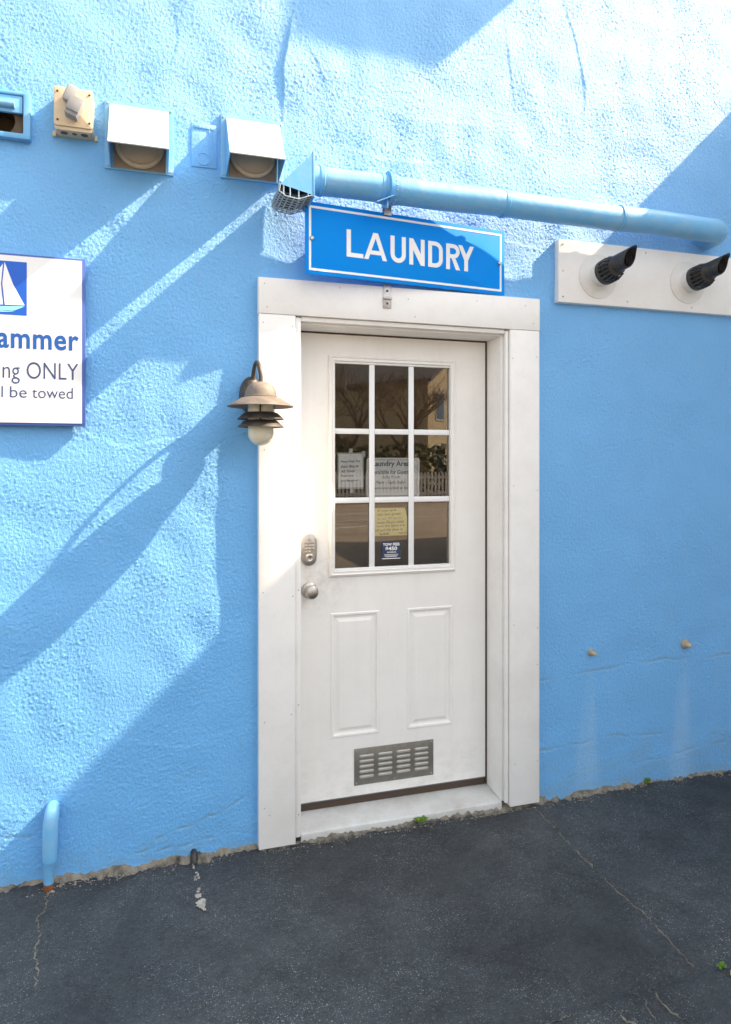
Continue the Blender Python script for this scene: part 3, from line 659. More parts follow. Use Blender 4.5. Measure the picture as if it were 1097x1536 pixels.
# ------------------------------------------------------------------ LAUNDRY sign (its left end stands farther from the wall)
ang = math.atan2(.088, .897)
sg = thing('laundry_sign', 'bright blue LAUNDRY sign with white border above the door', 'sign', (.9935, -.057, 2.362), rz=ang, local=True)
w2, h2 = .4505, .139
MB().prism(rrect(-w2, w2, -h2, h2, .004), 0, .004).build('panel', M['signblue'], sg, bevel=.0008)
b = MB(); i_ = .015; t_ = .0088
b.box(-w2+i_, w2-i_, -.0006, .0001, h2-i_-t_, h2-i_); b.box(-w2+i_, w2-i_, -.0006, .0001, -h2+i_, -h2+i_+t_)
b.box(-w2+i_, -w2+i_+t_, -.0006, .0001, -h2+i_+t_, h2-i_-t_); b.box(w2-i_-t_, w2-i_, -.0006, .0001, -h2+i_+t_, h2-i_-t_)
b.build('border', M['signwhite'], sg, weld=False)
def sign_letter(mb, ch, x, w, z0, hh, t):
    def P(pts): mb.add([(x+a*w if False else x+a, -.0007, z0+b) for a, b in pts], [tuple(range(len(pts)))])
    def arcs(cx, cz, ro, ri, a0, a1, n=10):
        for k in range(n):
            q0, q1 = R(a0+(a1-a0)*k/n), R(a0+(a1-a0)*(k+1)/n)
            P([(cx+ro*math.cos(q0), cz+ro*math.sin(q0)), (cx+ro*math.cos(q1), cz+ro*math.sin(q1)), (cx+ri*math.cos(q1), cz+ri*math.sin(q1)), (cx+ri*math.cos(q0), cz+ri*math.sin(q0))])
    def rc(a, b, c, d): P([(a, c), (b, c), (b, d), (a, d)])
    if ch == 'L': rc(0, t, 0, hh); rc(t, w, 0, t*.95)
    if ch == 'A':
        m = w/2; q = t*.56
        P([(0, 0), (t*1.02, 0), (m, hh*.80), (m+q*.0, hh), (m-q, hh)]); P([(w, 0), (m+q, hh), (m, hh), (m, hh*.80), (w-t*1.02, 0)])
        P([(w*.25, hh*.19), (w*.75, hh*.19), (w*.70, hh*.19+t*.9), (w*.30, hh*.19+t*.9)])
    if ch == 'U':
        r = w/2; rc(0, t, r, hh); rc(w-t, w, r, hh); arcs(r, r, r, r-t, 180, 360)
    if ch == 'N':
        rc(0, t, 0, hh); rc(w-t, w, 0, hh); P([(t, hh), (t, hh*.56), (w-t, 0), (w-t, hh*.44)])
    if ch == 'D':
        r = w*.52; rc(0, t, 0, hh); rc(t, w-r, 0, t*.95); rc(t, w-r, hh-t*.95, hh); rc(w-t, w, r, hh-r)
        arcs(w-r, r, r, r-t*.97, -90, 0); arcs(w-r, hh-r, r, r-t*.97, 0, 90)
    if ch == 'R':
        b = hh*.28; rc(0, t, 0, hh); rc(t, w-b, hh-t*.95, hh); rc(t, w-b, hh-2*b, hh-2*b+t*.95); arcs(w-b, hh-b, b, b-t*.97, -90, 90, 14)
        P([(w*.40, hh-2*b), (w*.40+t*1.06, hh-2*b), (w*1.03, 0), (w*1.03-t*1.12, 0)])
    if ch == 'Y':
        m = w/2; rc(m-t/2, m+t/2, 0, hh*.42); P([(m-t/2, hh*.42), (m+t/2, hh*.42), (m, hh*.66), (t*1.08, hh), (0, hh)]); P([(m+t/2, hh*.42), (w, hh), (w-t*1.08, hh), (m, hh*.66)])
lw = .578
for ch, a_, w_ in (('L', 0, .122), ('A', .128, .172), ('U', .327, .118), ('N', .472, .122), ('D', .622, .118), ('R', .768, .112), ('Y', .868, .132)):
    mb = MB(); sign_letter(mb, ch, -.281+a_*lw, w_*lw, -.055, .107, .0180); mb.build('letter', M['signwhite'], sg)
for x in (-w2+.026, w2-.026): screw('screw', (x, -.0007, -.002), (0, -1, 0), .009, M['galv'], sg)
MB().box(-.125, -.095, .0045, .0075, .10, .19).build('hanger_tab', M['galv'], sg)
cl = thing('sign_clip', 'small rusty metal clip below the blue LAUNDRY sign on the door trim', 'clip', (.897, -.037, 2.17))
MB().box(.880, .915, -.0405, -.0365, 2.127, 2.225).build('plate', M['galv'], cl, bevel=.001)
MB().box(.880, .915, -.050, -.0408, 2.163, 2.169).build('lip', M['galv'], cl)
for z in (2.196, 2.145): MB().lathe([(.005, 0), (.005, .002)], (.897, -.0405, z), (0, -1, 0), 10).build('bolt', M['rust'], cl)

# ------------------------------------------------------------------ parking sign
ps = thing('parking_sign', 'white parking sign with sailboat emblem at the left edge', 'sign', (-.6, -.03, 1.93))
MB().box(-.995, -.2415, -.029, -.008, 1.63, 2.2275).build('panel', M['pedge'], ps, bevel=.001)
MB().box(-.990, -.2525, -.0305, -.0292, 1.640, 2.2205).build('face', M['pboard'], ps)
MB().box(-.70, -.431, -.0312, -.0306, 2.014, 2.200).build('emblem_field', M['pblue'], ps)
def poly(pts, y): return MB().add([(x, y, z) for x, z in pts], [tuple(range(len(pts)))])
poly([(-.501, 2.196), (-.474, 2.12), (-.4375, 2.049), (-.50, 2.0475), (-.508, 2.12)], -.0316).build('sail', M['signwhite'], ps)
poly([(-.506, 2.190), (-.530, 2.15), (-.60, 2.046), (-.506, 2.048), (-.512, 2.12)], -.0316).build('sail', M['signwhite'], ps)
poly([(-.4375, 2.046), (-.455, 2.036), (-.477, 2.026), (-.56, 2.029), (-.66, 2.043), (-.66, 2.034), (-.6, 2.018), (-.477, 2.0245)], -.0317).build('hull', M['pcyan'], ps)
poly([(-.66, 2.046), (-.55, 2.040), (-.4375, 2.046), (-.455, 2.036), (-.477, 2.0285), (-.56, 2.030), (-.66, 2.041)], -.0315).build('hull', M['pcyan'], ps)
put_text(MB(), 'ammer', -.5245, -.2625, 1.8975, 1.951, -.0312, .022, 0, 1.08).build('lettering', M['pname'], ps)
put_text(MB(), 'ing ONLY', -.521, -.264, 1.775, 1.853, -.0312, -.004).build('lettering', M['pgrey'], ps)
for wd, x0, x1 in (('ll', -.522, -.506), ('be', -.484, -.431), ('towed', -.414, -.282)):
    put_text(MB(), wd, x0, x1, 1.727, 1.766, -.0312, -.004).build('lettering', M['pgrey'], ps)

# ------------------------------------------------------------------ junction box
jb = thing('junction_box', 'beige weatherproof electrical box with two grey swivel holders on its cover', 'electrical box', (-.27, 0, 2.74))
MB().prism(rrect(-.338, -.214, 2.668, 2.814, .007), -.060, .012).build('body', M['tan'], jb, bevel=.002)
MB().prism(rrect(-.340, -.212, 2.680, 2.816, .007), -.066, -.0605).build('cover', M['tan'], jb, bevel=.002)
for x, r_ in ((-.310, .013), (-.276, .009), (-.243, .013)): MB().lathe([(r_, 0), (r_*.9, .0015)], (x, -.036, 2.6685), (0, 0, -1), 16).build('knockout', mat('knockout', (.16, .10, .06), .8), jb)
for x in (-.328, -.224):
    for z in (2.699, 2.799): screw('screw', (x, -.066, z), (0, -1, 0), .004, M['rust'], jb)
for x in (-.345, -.207): MB().box(x-.006, x+.006, -.012, .005, 2.664, 2.682).build('mounting_ear', M['tan'], jb, bevel=.002)
tl = R(-22); ux = Vector((math.cos(tl), 0, math.sin(tl))); uz = Vector((-math.sin(tl), 0, math.cos(tl)))
# upper holder: flap swung open; lower holder: box with a hinged lid
MB().obox((-.271, -.086, 2.735), ux*.021, Vector((0, .019, 0)), uz*.033).build('swivel_holder', M['greyplastic'], jb, bevel=.003)
MB().obox(Vector((-.271, -.1085, 2.735))+uz*.007, ux*.022, Vector((0, .003, 0)), uz*.026).build('holder_lid', M['greyplastic'], jb, bevel=.0015)
MB().obox(Vector((-.283, -.090, 2.786)), ux*.019, Vector((0, .002, .004)), uz*.026).build('holder_lid', M['greyplastic'], jb, bevel=.0015)
MB().obox(Vector((-.288, -.079, 2.775)), ux*.017, Vector((0, .012, 0)), uz*.017).build('swivel_holder', M['greyplastic'], jb, bevel=.003)

# ------------------------------------------------------------------ wall vent at the left edge
wv = thing('wall_vent', 'blue framed square wall vent with open round duct at the left edge', 'vent', (-.53, 0, 2.71))
MB().plate(-.628, -.421, 2.632, 2.797, -.026, .01, [(-.612, -.444, 2.652, 2.784)]).build('frame', M['bluepaint'], wv, bevel=.004)
back = MB(); n = 32; cx0, cz0, rr0 = -.527, 2.700, .055
ring = [(cx0+rr0*math.cos(2*math.pi*k/n), cz0+rr0*math.sin(2*math.pi*k/n)) for k in range(n)]
out = []
for k in range(n):
    a = 2*math.pi*k/n; c_, s_ = math.cos(a), math.sin(a); q = min(.084/max(abs(c_), 1e-6), .066/max(abs(s_), 1e-6)); out.append((-.528+q*c_, 2.718+q*s_))
back.add([(x, -.006, z) for x, z in ring]+[(x, -.006, z) for x, z in out]+[(x, .10, z) for x, z in ring],
         [(k, (k+1) % n, n+(k+1) % n, n+k) for k in range(n)]+[(k, 2*n+k, 2*n+(k+1) % n, (k+1) % n) for k in range(n)]+[tuple(range(2*n, 3*n))])
back.build('duct', mat('duct_inside', (.10, .065, .035), .7, dirt=(.03, .02, .01), dirt_amt=.7, dscale=20), wv)
MB().box(-.610, -.446, -.022, -.008, 2.722, 2.783).build('flap', M['bluepaint'], wv, bevel=.004)
MB().tube([(-.61, -.026, 2.748), (-.47, -.026, 2.748)], .013, 12).build('flap_roll', M['bluepale'], wv, smooth=True)

# ------------------------------------------------------------------ dryer vent hoods
def hood(x0, x1, zb, zt, label):
    cx = (x0+x1)/2; t = thing('vent_hood', label, 'vent hood', (cx, 0, zb), 'dryer vent hoods on the blue wall')
    e = .020
    MB().plate(x0, x1, zb, zt, -.010, .012, [(x0+.032, x1-.032, zb+.007, zt-.04)]).build('flange', M['bluepale'], t, bevel=.002)
    a, b_ = x0+e, x1-e; zf = zb+.032; ft = .0025
    top = MB()
    pr = [(-.010, zt-.018), (-.034, zt-.026), (-.156, zf+.010), (-.165, zf)]
    vs = [(x, y, z) for y, z in pr for x in (a, b_)]
    top.add(vs, [(2*i, 2*i+1, 2*i+3, 2*i+2) for i in range(3)])
    vs2 = [(x, y+.003, z-.003) for y, z in pr for x in (a, b_)]
    top.add(vs2, [(2*i+2, 2*i+3, 2*i+1, 2*i) for i in range(3)]); k = 6
    top.add([vs[6], vs[7], vs2[6], vs2[7]], [(0, 1, 3, 2)])
    top.build('hood_cap', M['capwhite'], t, weld=False)
    side = [(-.010, zt-.0185), (-.034, zt-.0265), (-.156, zf+.0095), (-.1645, zf), (-.012, zb+.004)]
    MB().prism_x(side, a-.0005, a+.0025).build('side_cheek', M['bluepale'], t)
    MB().prism_x(side, b_-.0025, b_+.0005).build('side_cheek', M['bluepale'], t)
    r_ = (x1-x0)*.36; c = (cx, -.012, zb+.095)
    MB().box(x0+.03, x1-.03, -.0095, -.002, zb+.005, zt-.038).build('back_plate', M['tandark'], t)
    MB().lathe([(r_, 0), (r_, .012), (r_-.008, .016), (r_-.016, .012), (r_-.018, .004), (.003, .004)], c, (0, -1, .05), 36).build('damper', M['tan'], t, smooth=True)
    for x in (x0+.010, x1-.010):
        for z in (zb+.012, zt-.012): screw('screw', (x, -.010, z), (0, -1, 0), .0045, M['galv'], t)
    return t
h1 = hood(-.178, .064, 2.572, 2.821, 'left dryer vent hood, beside the beige electrical box')
h2_ = hood(.236, .478, 2.589, 2.832, 'right dryer vent hood, next to the blue pipe grille')
cp = thing('cover_plate', 'flat blue painted blank cover plate between the two vent hoods', 'cover plate', (.175, 0, 2.70))
MB().prism(rrect(.128, .222, 2.62, 2.785, .004), -.0055, .012).build('plate', M['wall'], cp, bevel=.002)
MB().box(.138, .212, -.0085, -.0052, 2.765, 2.777).build('top_lip', M['wall'], cp, bevel=.001)
MB().lathe([(.026, 0), (.025, .0025), (.021, .0028), (.02, .0006)], (.172, -.0055, 2.652), (0, -1, 0), 24).build('embossed_ring', M['wall'], cp, smooth=True)
MB().box(.193, .197, -.0080, -.0052, 2.63, 2.775).build('rib', M['wall'], cp); MB().box(.206, .209, -.0080, -.0052, 2.63, 2.775).build('rib', M['wall'], cp)

# ------------------------------------------------------------------ long blue pipe
PZ, PYY, PR = 2.573, -.120, .0525
pp = thing('vent_pipe', 'long blue painted round vent pipe running along the wall above the sign', 'pipe', (1.5, PYY, PZ))
path = [(.56+i*(2.44-.56)/46, PYY+.0016*math.sin(i*.6), PZ+.0018*math.sin(i*.37)) for i in range(47)]
path += [(2.44+.075*math.sin(R(a)), PYY+.075*(1-math.cos(R(a))), PZ) for a in (15, 30, 45, 60, 75, 90)]+[(2.515, .02, PZ)]
MB().tube(path, PR, 40).build('pipe', M['bluepale'], pp, smooth=True)
for x in (.60, .845, 1.378, 1.943): MB().lathe([(PR+.0008, -.0095), (PR+.0035, -.007), (PR+.0035, .007), (PR+.0008, .0095)], (x, PYY, PZ), (1, 0, 0), 40, caps=False).build('coupling_ring', M['bluepaint'], pp, smooth=True)
st = MB().lathe([(PR+.001, -.003), (PR+.016, -.002), (PR+.016, .002), (PR+.001, .003)], (.868, PYY, PZ), (1, 0, 0), 40, caps=False); st.build('clamp_flange', M['bluepaint'], pp, smooth=True)
cb = MB().lathe([(PR+.001, -.019), (PR+.004, -.018), (PR+.004, .018), (PR+.001, .019)], (.890, PYY, PZ), (1, 0, 0), 40, caps=False).build('clamp_band', M['bluepaint'], pp, smooth=True)
bt = MB()
for a in range(0, 360, 20): bt.lathe([(.004, 0), (.003, .0025)], (.893, PYY+(PR+.004)*math.cos(R(a)), PZ+(PR+.004)*math.sin(R(a))), (0, math.cos(R(a)), math.sin(R(a))), 6)
bt.build('rivet', M['galv'], cb)['kind'] = 'stuff'
MB().obox((.858, -.150, 2.508), (.0015, 0, 0), (0, .012, 0), (0, 0, .022)).build('strap_tail', M['bluepaint'], pp)
MB().obox((.845, -.165, 2.517), (.035, 0, .016), (0, .010, 0), (-.0008, 0, .0016)).build('strap_tail', M['bluepaint'], pp)
MB().box(.872, .902, -.078, -.074, 2.49, 2.530).build('strap_plate', M['galv'], pp)
# outlet hood on the pipe's end
ox, oy0, oy1 = .556, -.202, -.036
MB().box(ox-.004, ox+.004, oy0, oy1, 2.478, 2.648).build('outlet_flange', M['bluepaint'], pp, bevel=.001)
A, B, C = (ox-.004, 2.640), (.432, 2.512), (ox-.004, 2.486)
oh = MB()
for y in (oy0+.001, oy1-.001): oh.add([(A[0], y, A[1]), (B[0], y, B[1]), (C[0], y, C[1])], [(0, 1, 2)])
oh.add([(A[0], oy0+.001, A[1]), (B[0], oy0+.001, B[1]), (B[0], oy1-.001, B[1]), (A[0], oy1-.001, A[1])], [(0, 1, 2, 3)])
oh.build('outlet_hood', M['bluepaint'], pp, weld=False)
def lrp(p, q, t): return tuple(a+(b-a)*t for a, b in zip(p, q))
gb = [(B[0], B[1]), (.428, 2.488), (.452, 2.472), (.50, 2.466), (C[0], C[1])]
def along(pts, t):
    k = min(int(t*(len(pts)-1)), len(pts)-2); return lrp(pts[k], pts[k+1], t*(len(pts)-1)-k)
for i in range(10):
    t = i/9; x, z = along(gb, t); MB().obox((x, (oy0+oy1)/2, z), (.0025, 0, 0), (0, (oy1-oy0)/2-.002, 0), (0, 0, .0025)).build('grille_bar', M['grille'], pp)
for j in range(8):
    y = oy0+.002+(oy1-oy0-.004)*j/7; MB().tube([(x, y, z-.001) for x, z in gb], .0024, 6).build('grille_rib', M['grille'], pp)
MB().add([(x+.002, y, z+.012) for x, z in gb for y in (oy0+.004, oy1-.004)], [(2*i, 2*i+1, 2*i+3, 2*i+2) for i in range(4)]).build('grille_backing', mat('backing_grey', (.10, .11, .12), .9), pp)  # dark plate set just behind the grille bars
for y in (oy0+.003, oy1-.003):
    for k in range(6):
        t = (k+.5)/6; x, z = along(gb, t); u_ = (x-B[0])/(C[0]-B[0]); zt_ = B[1]+(C[1]-B[1])*max(0, min(1, u_))
        if zt_-z > .004: MB().tube([(x, y, z), (x, y, zt_)], .0024, 6).build('grille_bar', M['grille'], pp)

# ------------------------------------------------------------------ flue board and terminals
fb = thing('flue_board', 'long white mounting board carrying two black flue outlets at right', 'board', (2.2, 0, 2.35))
MB().box(1.699, 2.98, -.030, .012, 2.211, 2.488).build('board', M['trim'], fb, bevel=.002)
for x, z in ((1.722, 2.468), (1.722, 2.35), (1.722, 2.235), (2.06, 2.236), (2.42, 2.232), (2.16, 2.468), (2.6, 2.468), (2.75, 2.235)): screw('screw', (x, -.030, z), (0, -1, 0), .004, M['galv'], fb)
def flue(cx, cz, label):
    t = thing('flue_terminal', label, 'flue outlet', (cx, -.03, cz), 'black flue outlets on the white board')
    c = Vector((cx, -.0305, cz)); d = Vector((.05, -1, .10)).normalized()
    MB().lathe([(.100, 0), (.099, .003), (.075, .008), (.060, .012), (.054, .016)], c, (0, -1, 0), 44).build('wall_flange', M['flue'], t, smooth=True)
    MB().lathe([(.052, .008), (.052, .060)], c, d, 36).build('stub_pipe', M['flue'], t, smooth=True)
    MB().lathe([(.0535, .045), (.056, .047), (.056, .066), (.0535, .068), (.048, .068)], c, d, 36, caps=False).build('collar', M['black'], t, smooth=True)
    u, w = frame_from(d)
    for k in range(18):
        a = 2*math.pi*k/18; e = u*math.cos(a)+w*math.sin(a)
        MB().tube([c+d*.066+e*.052, c+d*.095+e*.052, c+d*.118+e*.045], .0042, 6).build('cage_bar', M['black'], t, smooth=True)
    MB().lathe([(.041, .060), (.041, .118), (.03, .124)], c, d, 28).build('cage_core', M['dark'], t, smooth=True)
    MB().lathe([(.0535, .090), (.0535, .096)], c, d, 36, caps=False).build('cage_ring', M['black'], t, smooth=True)
    # slanted snorkel mouth, longest at its upper outer lip
    d2 = Vector((.30, -1, .22)).normalized(); u = Vector((0, 0, 1)); u = (u-d2*u.dot(d2)).normalized(); w = d2.cross(u)
    s0 = c+d*.092+Vector((0, 0, .010)); n = 28; mb = MB(); vs = []
    for r_, f in ((.046, 0), (.0385, .028), (.0375, 1.), (.0335, 1.), (.0335, .03)):
        for k in range(n):
            a = 2*math.pi*k/n; q = math.cos(a)
            L = .092+.022*max(q, -1)+.018*max(0, q)**4 if f == 1. else f
            vs.append(s0+d2*L+u*(r_*q)+w*(r_*math.sin(a)))
    mb.add(vs, [(j*n+k, j*n+(k+1) % n, (j+1)*n+(k+1) % n, (j+1)*n+k) for j in range(4) for k in range(n)]+[tuple(range(4*n, 5*n))])
    mb.build('snorkel', M['black'], t, smooth=True)
    for k in (-1, 0, 1):
        MB().tube([s0+d2*.085+w*(k*.016)-u*.029, s0+d2*.092+w*(k*.016)+u*.029], .0012, 5).build('mouth_bar', M['dark'], t)
    return t
flue(1.902, 2.338, 'left black flue outlet, in the patch of sunlight on the white board')
flue(2.395, 2.348, 'right black flue outlet, wholly in shade near the right edge')

# ------------------------------------------------------------------ wall lantern
lx, ly = .366, -.168
la = thing('wall_lamp', 'weathered bronze nautical wall lantern with ribbed glass beside the door', 'lamp', (.325, 0, 1.72))
cnp = []
for f, y in ((1, .004), (1, -.040), (.93, -.055), (.72, -.068), (.35, -.074)):
    cnp.append([(.347+.040*f*math.cos(2*math.pi*k/32), y, 1.760+.070*f*math.sin(2*math.pi*k/32)) for k in range(32)])
MB().add([p for r_ in cnp for p in r_], [(j*32+k, j*32+(k+1) % 32, (j+1)*32+(k+1) % 32, (j+1)*32+k) for j in range(4) for k in range(32)]+[tuple(range(128, 160))]).build('wall_plate', M['lampdark'], la, smooth=True)
arc = [(.348, -.045, 1.76), (.350, -.056, 1.775)]
for k in range(13):
    a = math.pi*k/12; arc.append((.352+(lx-.352)*k/12, -.113+.055*math.cos(a), 1.812+.062*math.sin(a)))
arc.append((lx, ly, 1.78))
MB().tube(arc, .0078, 12).build('gooseneck', M['lampdark'], la, smooth=True)
MB().lathe([(.010, .088), (.030, .084), (.046, .072), (.055, .054), (.057, .038), (.060, .036), (.060, .030), (.056, .030)], (lx, ly, 1.707), (0, 0, 1), 36).build('dome', M['bronze'], la, smooth=True)
MB().lathe([(.058, .034), (.075, .030), (.118, .004), (.121, .0), (.119, -.001), (.074, .024), (.05, .028)], (lx, ly, 1.704), (0, 0, 1), 44, caps=False).build('shade', M['bronze'], la, smooth=True)
for z in (1.672, 1.643): MB().lathe([(.050, .024), (.062, .020), (.084, .0), (.085, -.002), (.062, .014), (.050, .018)], (lx, ly, z-.012), (0, 0, 1), 40, caps=False).build('louvre_ring', M['lampdark'], la, smooth=True)
for k in range(3):
    a = R(-100+120*k); MB().obox((lx+.053*math.cos(a), ly+.053*math.sin(a), 1.677), (.003, 0, 0), (0, .003, 0), (0, 0, .045)).build('post', M['lampdark'], la)
gl = []
for k in range(9): a = R(90*k/8); gl.append((.0455*math.sin(a)+.0003, 1.607-.0445*math.cos(a)))
gl += [(.046, 1.64), (.046, 1.715)]
g = MB(); n = 72; vs = []
for j, (r_, z) in enumerate(gl):
    for k in range(n):
        rr_ = r_*(1+(.018 if k % 2 else -.0) * (1 if j > 2 else 0)); a = 2*math.pi*k/n; vs.append((lx+rr_*math.cos(a), ly+rr_*math.sin(a), z))
g.add(vs, [(j*n+k, j*n+(k+1) % n, (j+1)*n+(k+1) % n, (j+1)*n+k) for j in range(len(gl)-1) for k in range(n)]+[tuple(range(n))])
g.build('glass_globe', M['globe'], la, smooth=True)
MB().lathe([(.004, 0), (.018, .008), (.023, .03), (.016, .055), (.013, .075)], (lx, ly, 1.60), (0, 0, 1), 20).build('bulb', mat('bulb', (.75, .72, .62), .3), la, smooth=True)
MB().box(lx-.006, lx+.008, ly-.0615, ly-.055, 1.731, 1.741).build('latch', M['bronze'], la)

# ------------------------------------------------------------------ drain pipe, stubs
dp = thing('drain_pipe', 'short blue painted drain pipe with rusty foot low on the left wall', 'pipe', (-.355, -.04, 0))
MB().tube([(-.350, .01, .272), (-.350, -.018, .271), (-.350, -.033, .264), (-.351, -.040, .249), (-.354, -.042, .22), (-.357, -.042, .115), (-.357, -.042, .10)], [.022, .0235, .025, .0255, .0255, .0235, .0215], 20).build('upper_pipe', M['bluepale'], dp, smooth=True)
MB().tube([(-.357, -.042, .104), (-.358, -.042, .095), (-.360, -.042, -.02)], [.0215, .0165, .0155], 18).build('lower_pipe', M['bluepale'], dp, smooth=True)
MB().lathe([(.0172, 0), (.0185, .006), (.0178, .02), (.0168, .024)], (-.3597, -.042, .0), (0, 0, 1), 16, caps=False).build('rust_ring', M['rust'], dp, smooth=True)
MB().box(-.385, -.377, -.03, .01, .165, .178).build('bracket', M['bluepale'], dp)
def knob_stub(x, z, s, label):
    t = thing('capped_stub', label, 'stub', (x, 0, z), 'mortar capped stubs on the blue wall')
    MB().lathe([(s*1.15, -.01), (s*1.1, .006), (s*.9, .012), (s*.55, .016)], (x, 0, z), (0, -1, 0), 14).build('collar', M['mortar'], t, smooth=True)
    MB().tube([(x, -.005, z), (x+.002, -.028, z-.001), (x+.006, -.036, z-.004)], [s*.62, s*.6, s*.35], 10).build('cap', M['stone'], t, smooth=True)
knob_stub(1.885, .641, .016, 'smaller mortar capped stub low on the wall, nearer the door')
knob_stub(2.407, .638, .021, 'larger mortar capped stub low on the wall, nearer the right edge')
bs = MB().tube([(.137, .004, .03), (.137, -.012, .024), (.138, -.02, .0)], [.012, .013, .014], 12)
b_ = bs.build('black_stub', M['black'], base=(.137, 0, 0), smooth=True); b_.location = (.137, 0, 0)
tag(b_, 'tiny black pipe stub at the wall foot above the chalky streak', 'stub')

# ------------------------------------------------------------------ weeds and stone
def weed(x, y, z, n, r_, hgt, label, flat=False):
    t = thing('weed', label, 'weed', (x, y, z), 'small weeds at the edge of the paving')
    q = random.Random(int(x*1000)); mb = MB()
    for i in range(n):
        a = q.uniform(0, 6.28); L = r_*q.uniform(.4, 1); hh = hgt*q.uniform(.3, 1); w = r_*q.uniform(.10, .2)
        p = Vector((x+q.uniform(-.3, .3)*r_, y+q.uniform(-.2, .2)*r_, z)); d = Vector((math.cos(a), math.sin(a)*.7, 0)); s = Vector((-d.y, d.x, 0))*w
        m_ = p+d*L*.55+Vector((0, 0, hh)); e = p+d*L+Vector((0, 0, hh*.75))
        mb.add([p-s*.3, p+s*.3, m_+s, e, m_-s], [(0, 1, 2, 3, 4)])
    mb.build('leaf', M['leaf'], t, weld=False)['kind'] = 'stuff'
weed(1.052, -.020, .012, 70, .036, .022, 'bright green weed tuft under the white door threshold')
weed(2.186, -.012, .010, 22, .02, .025, 'small weed at the foot of the blue wall right of the door')
weed(1.60, -1.04, .004, 22, .022, .02, 'weed beside the pale stone at the lower right edge')
sb = bmesh.new(); bmesh.ops.create_icosphere(sb, subdivisions=2, radius=.03)
for v in sb.verts: v.co *= random.uniform(.82, 1.12); v.co.z *= .55
me = bpy.data.meshes.new('stone'); sb.to_mesh(me); sb.free(); me.materials.append(M['stone'])
o = bpy.data.objects.new('stone', me); COL.objects.link(o); o.location = (1.625, -1.085, .012); tag(o, 'pale tan stone lying on the asphalt at the lower right edge', 'stone')

# ------------------------------------------------------------------ things out of frame that shade the wall or show in the glass
ac = thing('air_conditioner', 'white box air conditioner mounted high on the blue wall above the frame', 'air conditioner', (2.7, 0, 4.97))
MB().box(2.36, 3.01, -.45, .02, 4.97, 5.42).build('casing', M['capwhite'], ac, bevel=.01)
for i in range(9): MB().box(2.40, 2.97, -.456, -.45, 5.01+i*.041, 5.028+i*.041).build('grille_slat', M['greyplastic'], ac)
def gable_house(x0, x1, y0, y1, hw, hr, label, rz=0):
    t = thing('house', label, 'house', ((x0+x1)/2, (y0+y1)/2, 0))
    ym = (x0+x1)/2
    MB().prism([(x0, 0), (x1, 0), (x1, hw), (ym, hr), (x0, hw)], y0, y1).build('wall', M['siding'], t)
    for s in (-1, 1):
        e = x0-.4 if s < 0 else x1+.4; sl2 = (hr-hw)/(ym-x0)
        ze = hw-.4*sl2
        MB().prism([(ym, hr+.03), (e, ze+.03), (e, ze+.18), (ym, hr+.2)], y0-.4, y1+.4).build('roof', M['roof'], t)
    if rz: t.rotation_euler.z = rz
    for i, x in enumerate(np.linspace(x0+1.2, x1-1.2, 4)):
        for z in (1.0, 3.6):
            w = MB().box(x-.45, x+.45, y1, y1+.03, z, z+1.4).build('window', M['fence'], t); MB().box(x-.38, x+.38, y1+.03, y1+.04, z+.07, z+1.33).build('pane', M['pane_dark'], w)
gable_house(8.4, 19.0, -40, -30, 5.6, 8.8, 'tan sided gabled house across the lot', R(-38))
gable_house(8.6, 17, -10.5, -5.0, 5.2, 7.2, 'unseen tan sided house added right of the lot to shade it')  # out-of-view house, added to cast its shadow across the lot
pf = thing('picket_fence', 'white picket fence along the far edge of the lot', 'fence', (8, -21, 0))
pk = None
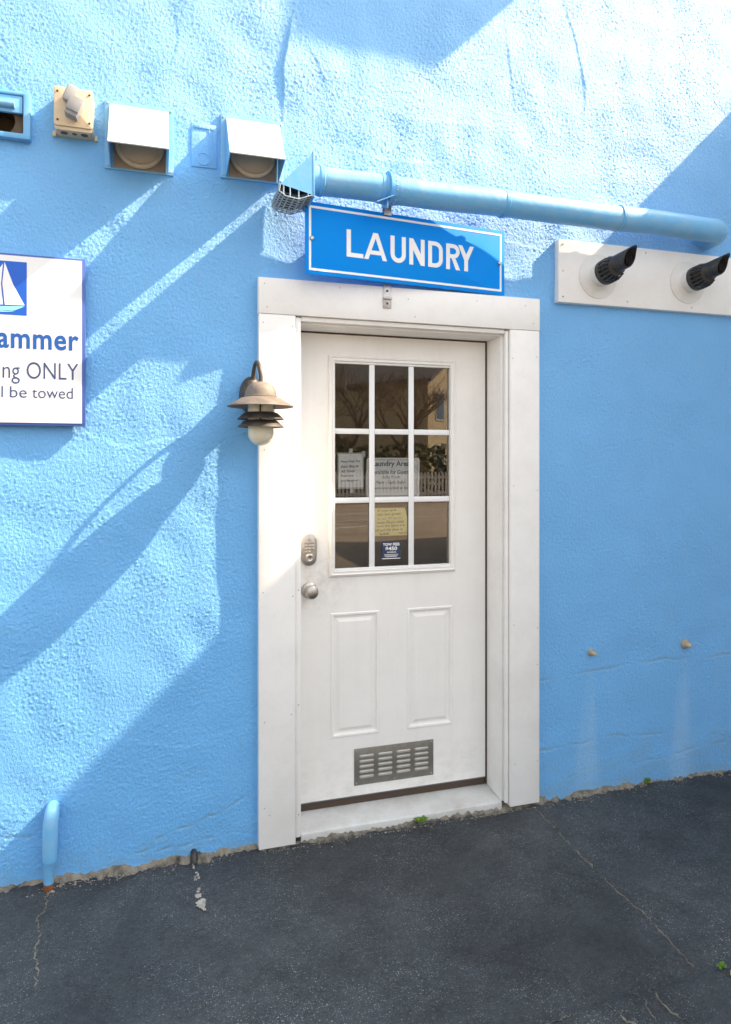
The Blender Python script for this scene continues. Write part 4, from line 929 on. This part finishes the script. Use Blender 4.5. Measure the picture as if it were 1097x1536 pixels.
for i in range(110):
    x = 1+i*.145
    if pk is None:
        pk = MB().prism([(x-.04, .06), (x+.04, .06), (x+.04, 1.1), (x, 1.17), (x-.04, 1.1)], -21.02, -21.0).build('picket', M['fence'], pf)
    else:
        o = pk.copy(); COL.objects.link(o); o.location.x = i*.145
for z in (.3, .9): MB().box(.9, 17, -21.06, -21.021, z, z+.09).build('rail', M['fence'], pf)
def bare_tree(x, y, hgt, seed, label):
    q = random.Random(seed); t = thing('bare_tree', label, 'tree', (x, y, 0), 'bare trees across the lot'); mb = MB(); tk_ = MB()
    def grow(p, d, L, r_, lv):
        e = p+d*L; (tk_ if lv < 2 else mb).tube([p, e], [r_, r_*.65], 6 if lv < 2 else 3, caps=False)
        if lv >= 6: return
        for k in range(3 if lv else 4):
            nd = (d+Vector((q.uniform(-1, 1), q.uniform(-1, 1), q.uniform(-.35, .6)))*.75).normalized()
            grow(p+d*L*q.uniform(.6, 1), nd, L*q.uniform(.6, .82), r_*.55, lv+1)
    grow(Vector((x, y, 0)), Vector((0, 0, 1)), hgt*.27, hgt*.022, 0)
    tk_.build('trunk', M['bark'], t, weld=False); mb.build('twigs', M['bark'], t, weld=False)['kind'] = 'stuff'
for i, (x, y, hh) in enumerate(((5.2, -23, 8), (7.6, -24.5, 9.5), (9.6, -23.2, 8), (3.0, -24, 8.5))):
    bare_tree(x, y, hh, 30+i, ['bare brown tree behind the picket fence', 'tallest bare tree behind the picket fence', 'bare tree beside the tan house', 'leftmost bare tree behind the fence'][i])
hd = MB(); q = random.Random(9)
for i in range(5000):
    x, y, z = q.uniform(-6, 16), q.uniform(-23.5, -22), q.uniform(.1, 2.2)**1; a = q.uniform(0, 6.28); s = q.uniform(.06, .16)
    u = Vector((math.cos(a), math.sin(a), q.uniform(-.5, .5)))*s; v = Vector((q.uniform(-1, 1), q.uniform(-1, 1), 1)).normalized()*s
    p = Vector((x, y, z)); hd.add([p-u, p+v, p+u, p-v], [(0, 1, 2, 3)])
tag(hd.build('hedge', mat('hedge_leaf', (.16, .15, .075), .8), weld=False, normals=False), 'dark scrubby hedge growing behind the white picket fence', 'hedge', kind='stuff')
for o in bpy.data.objects:
    if '_b' in o: del o['_b']
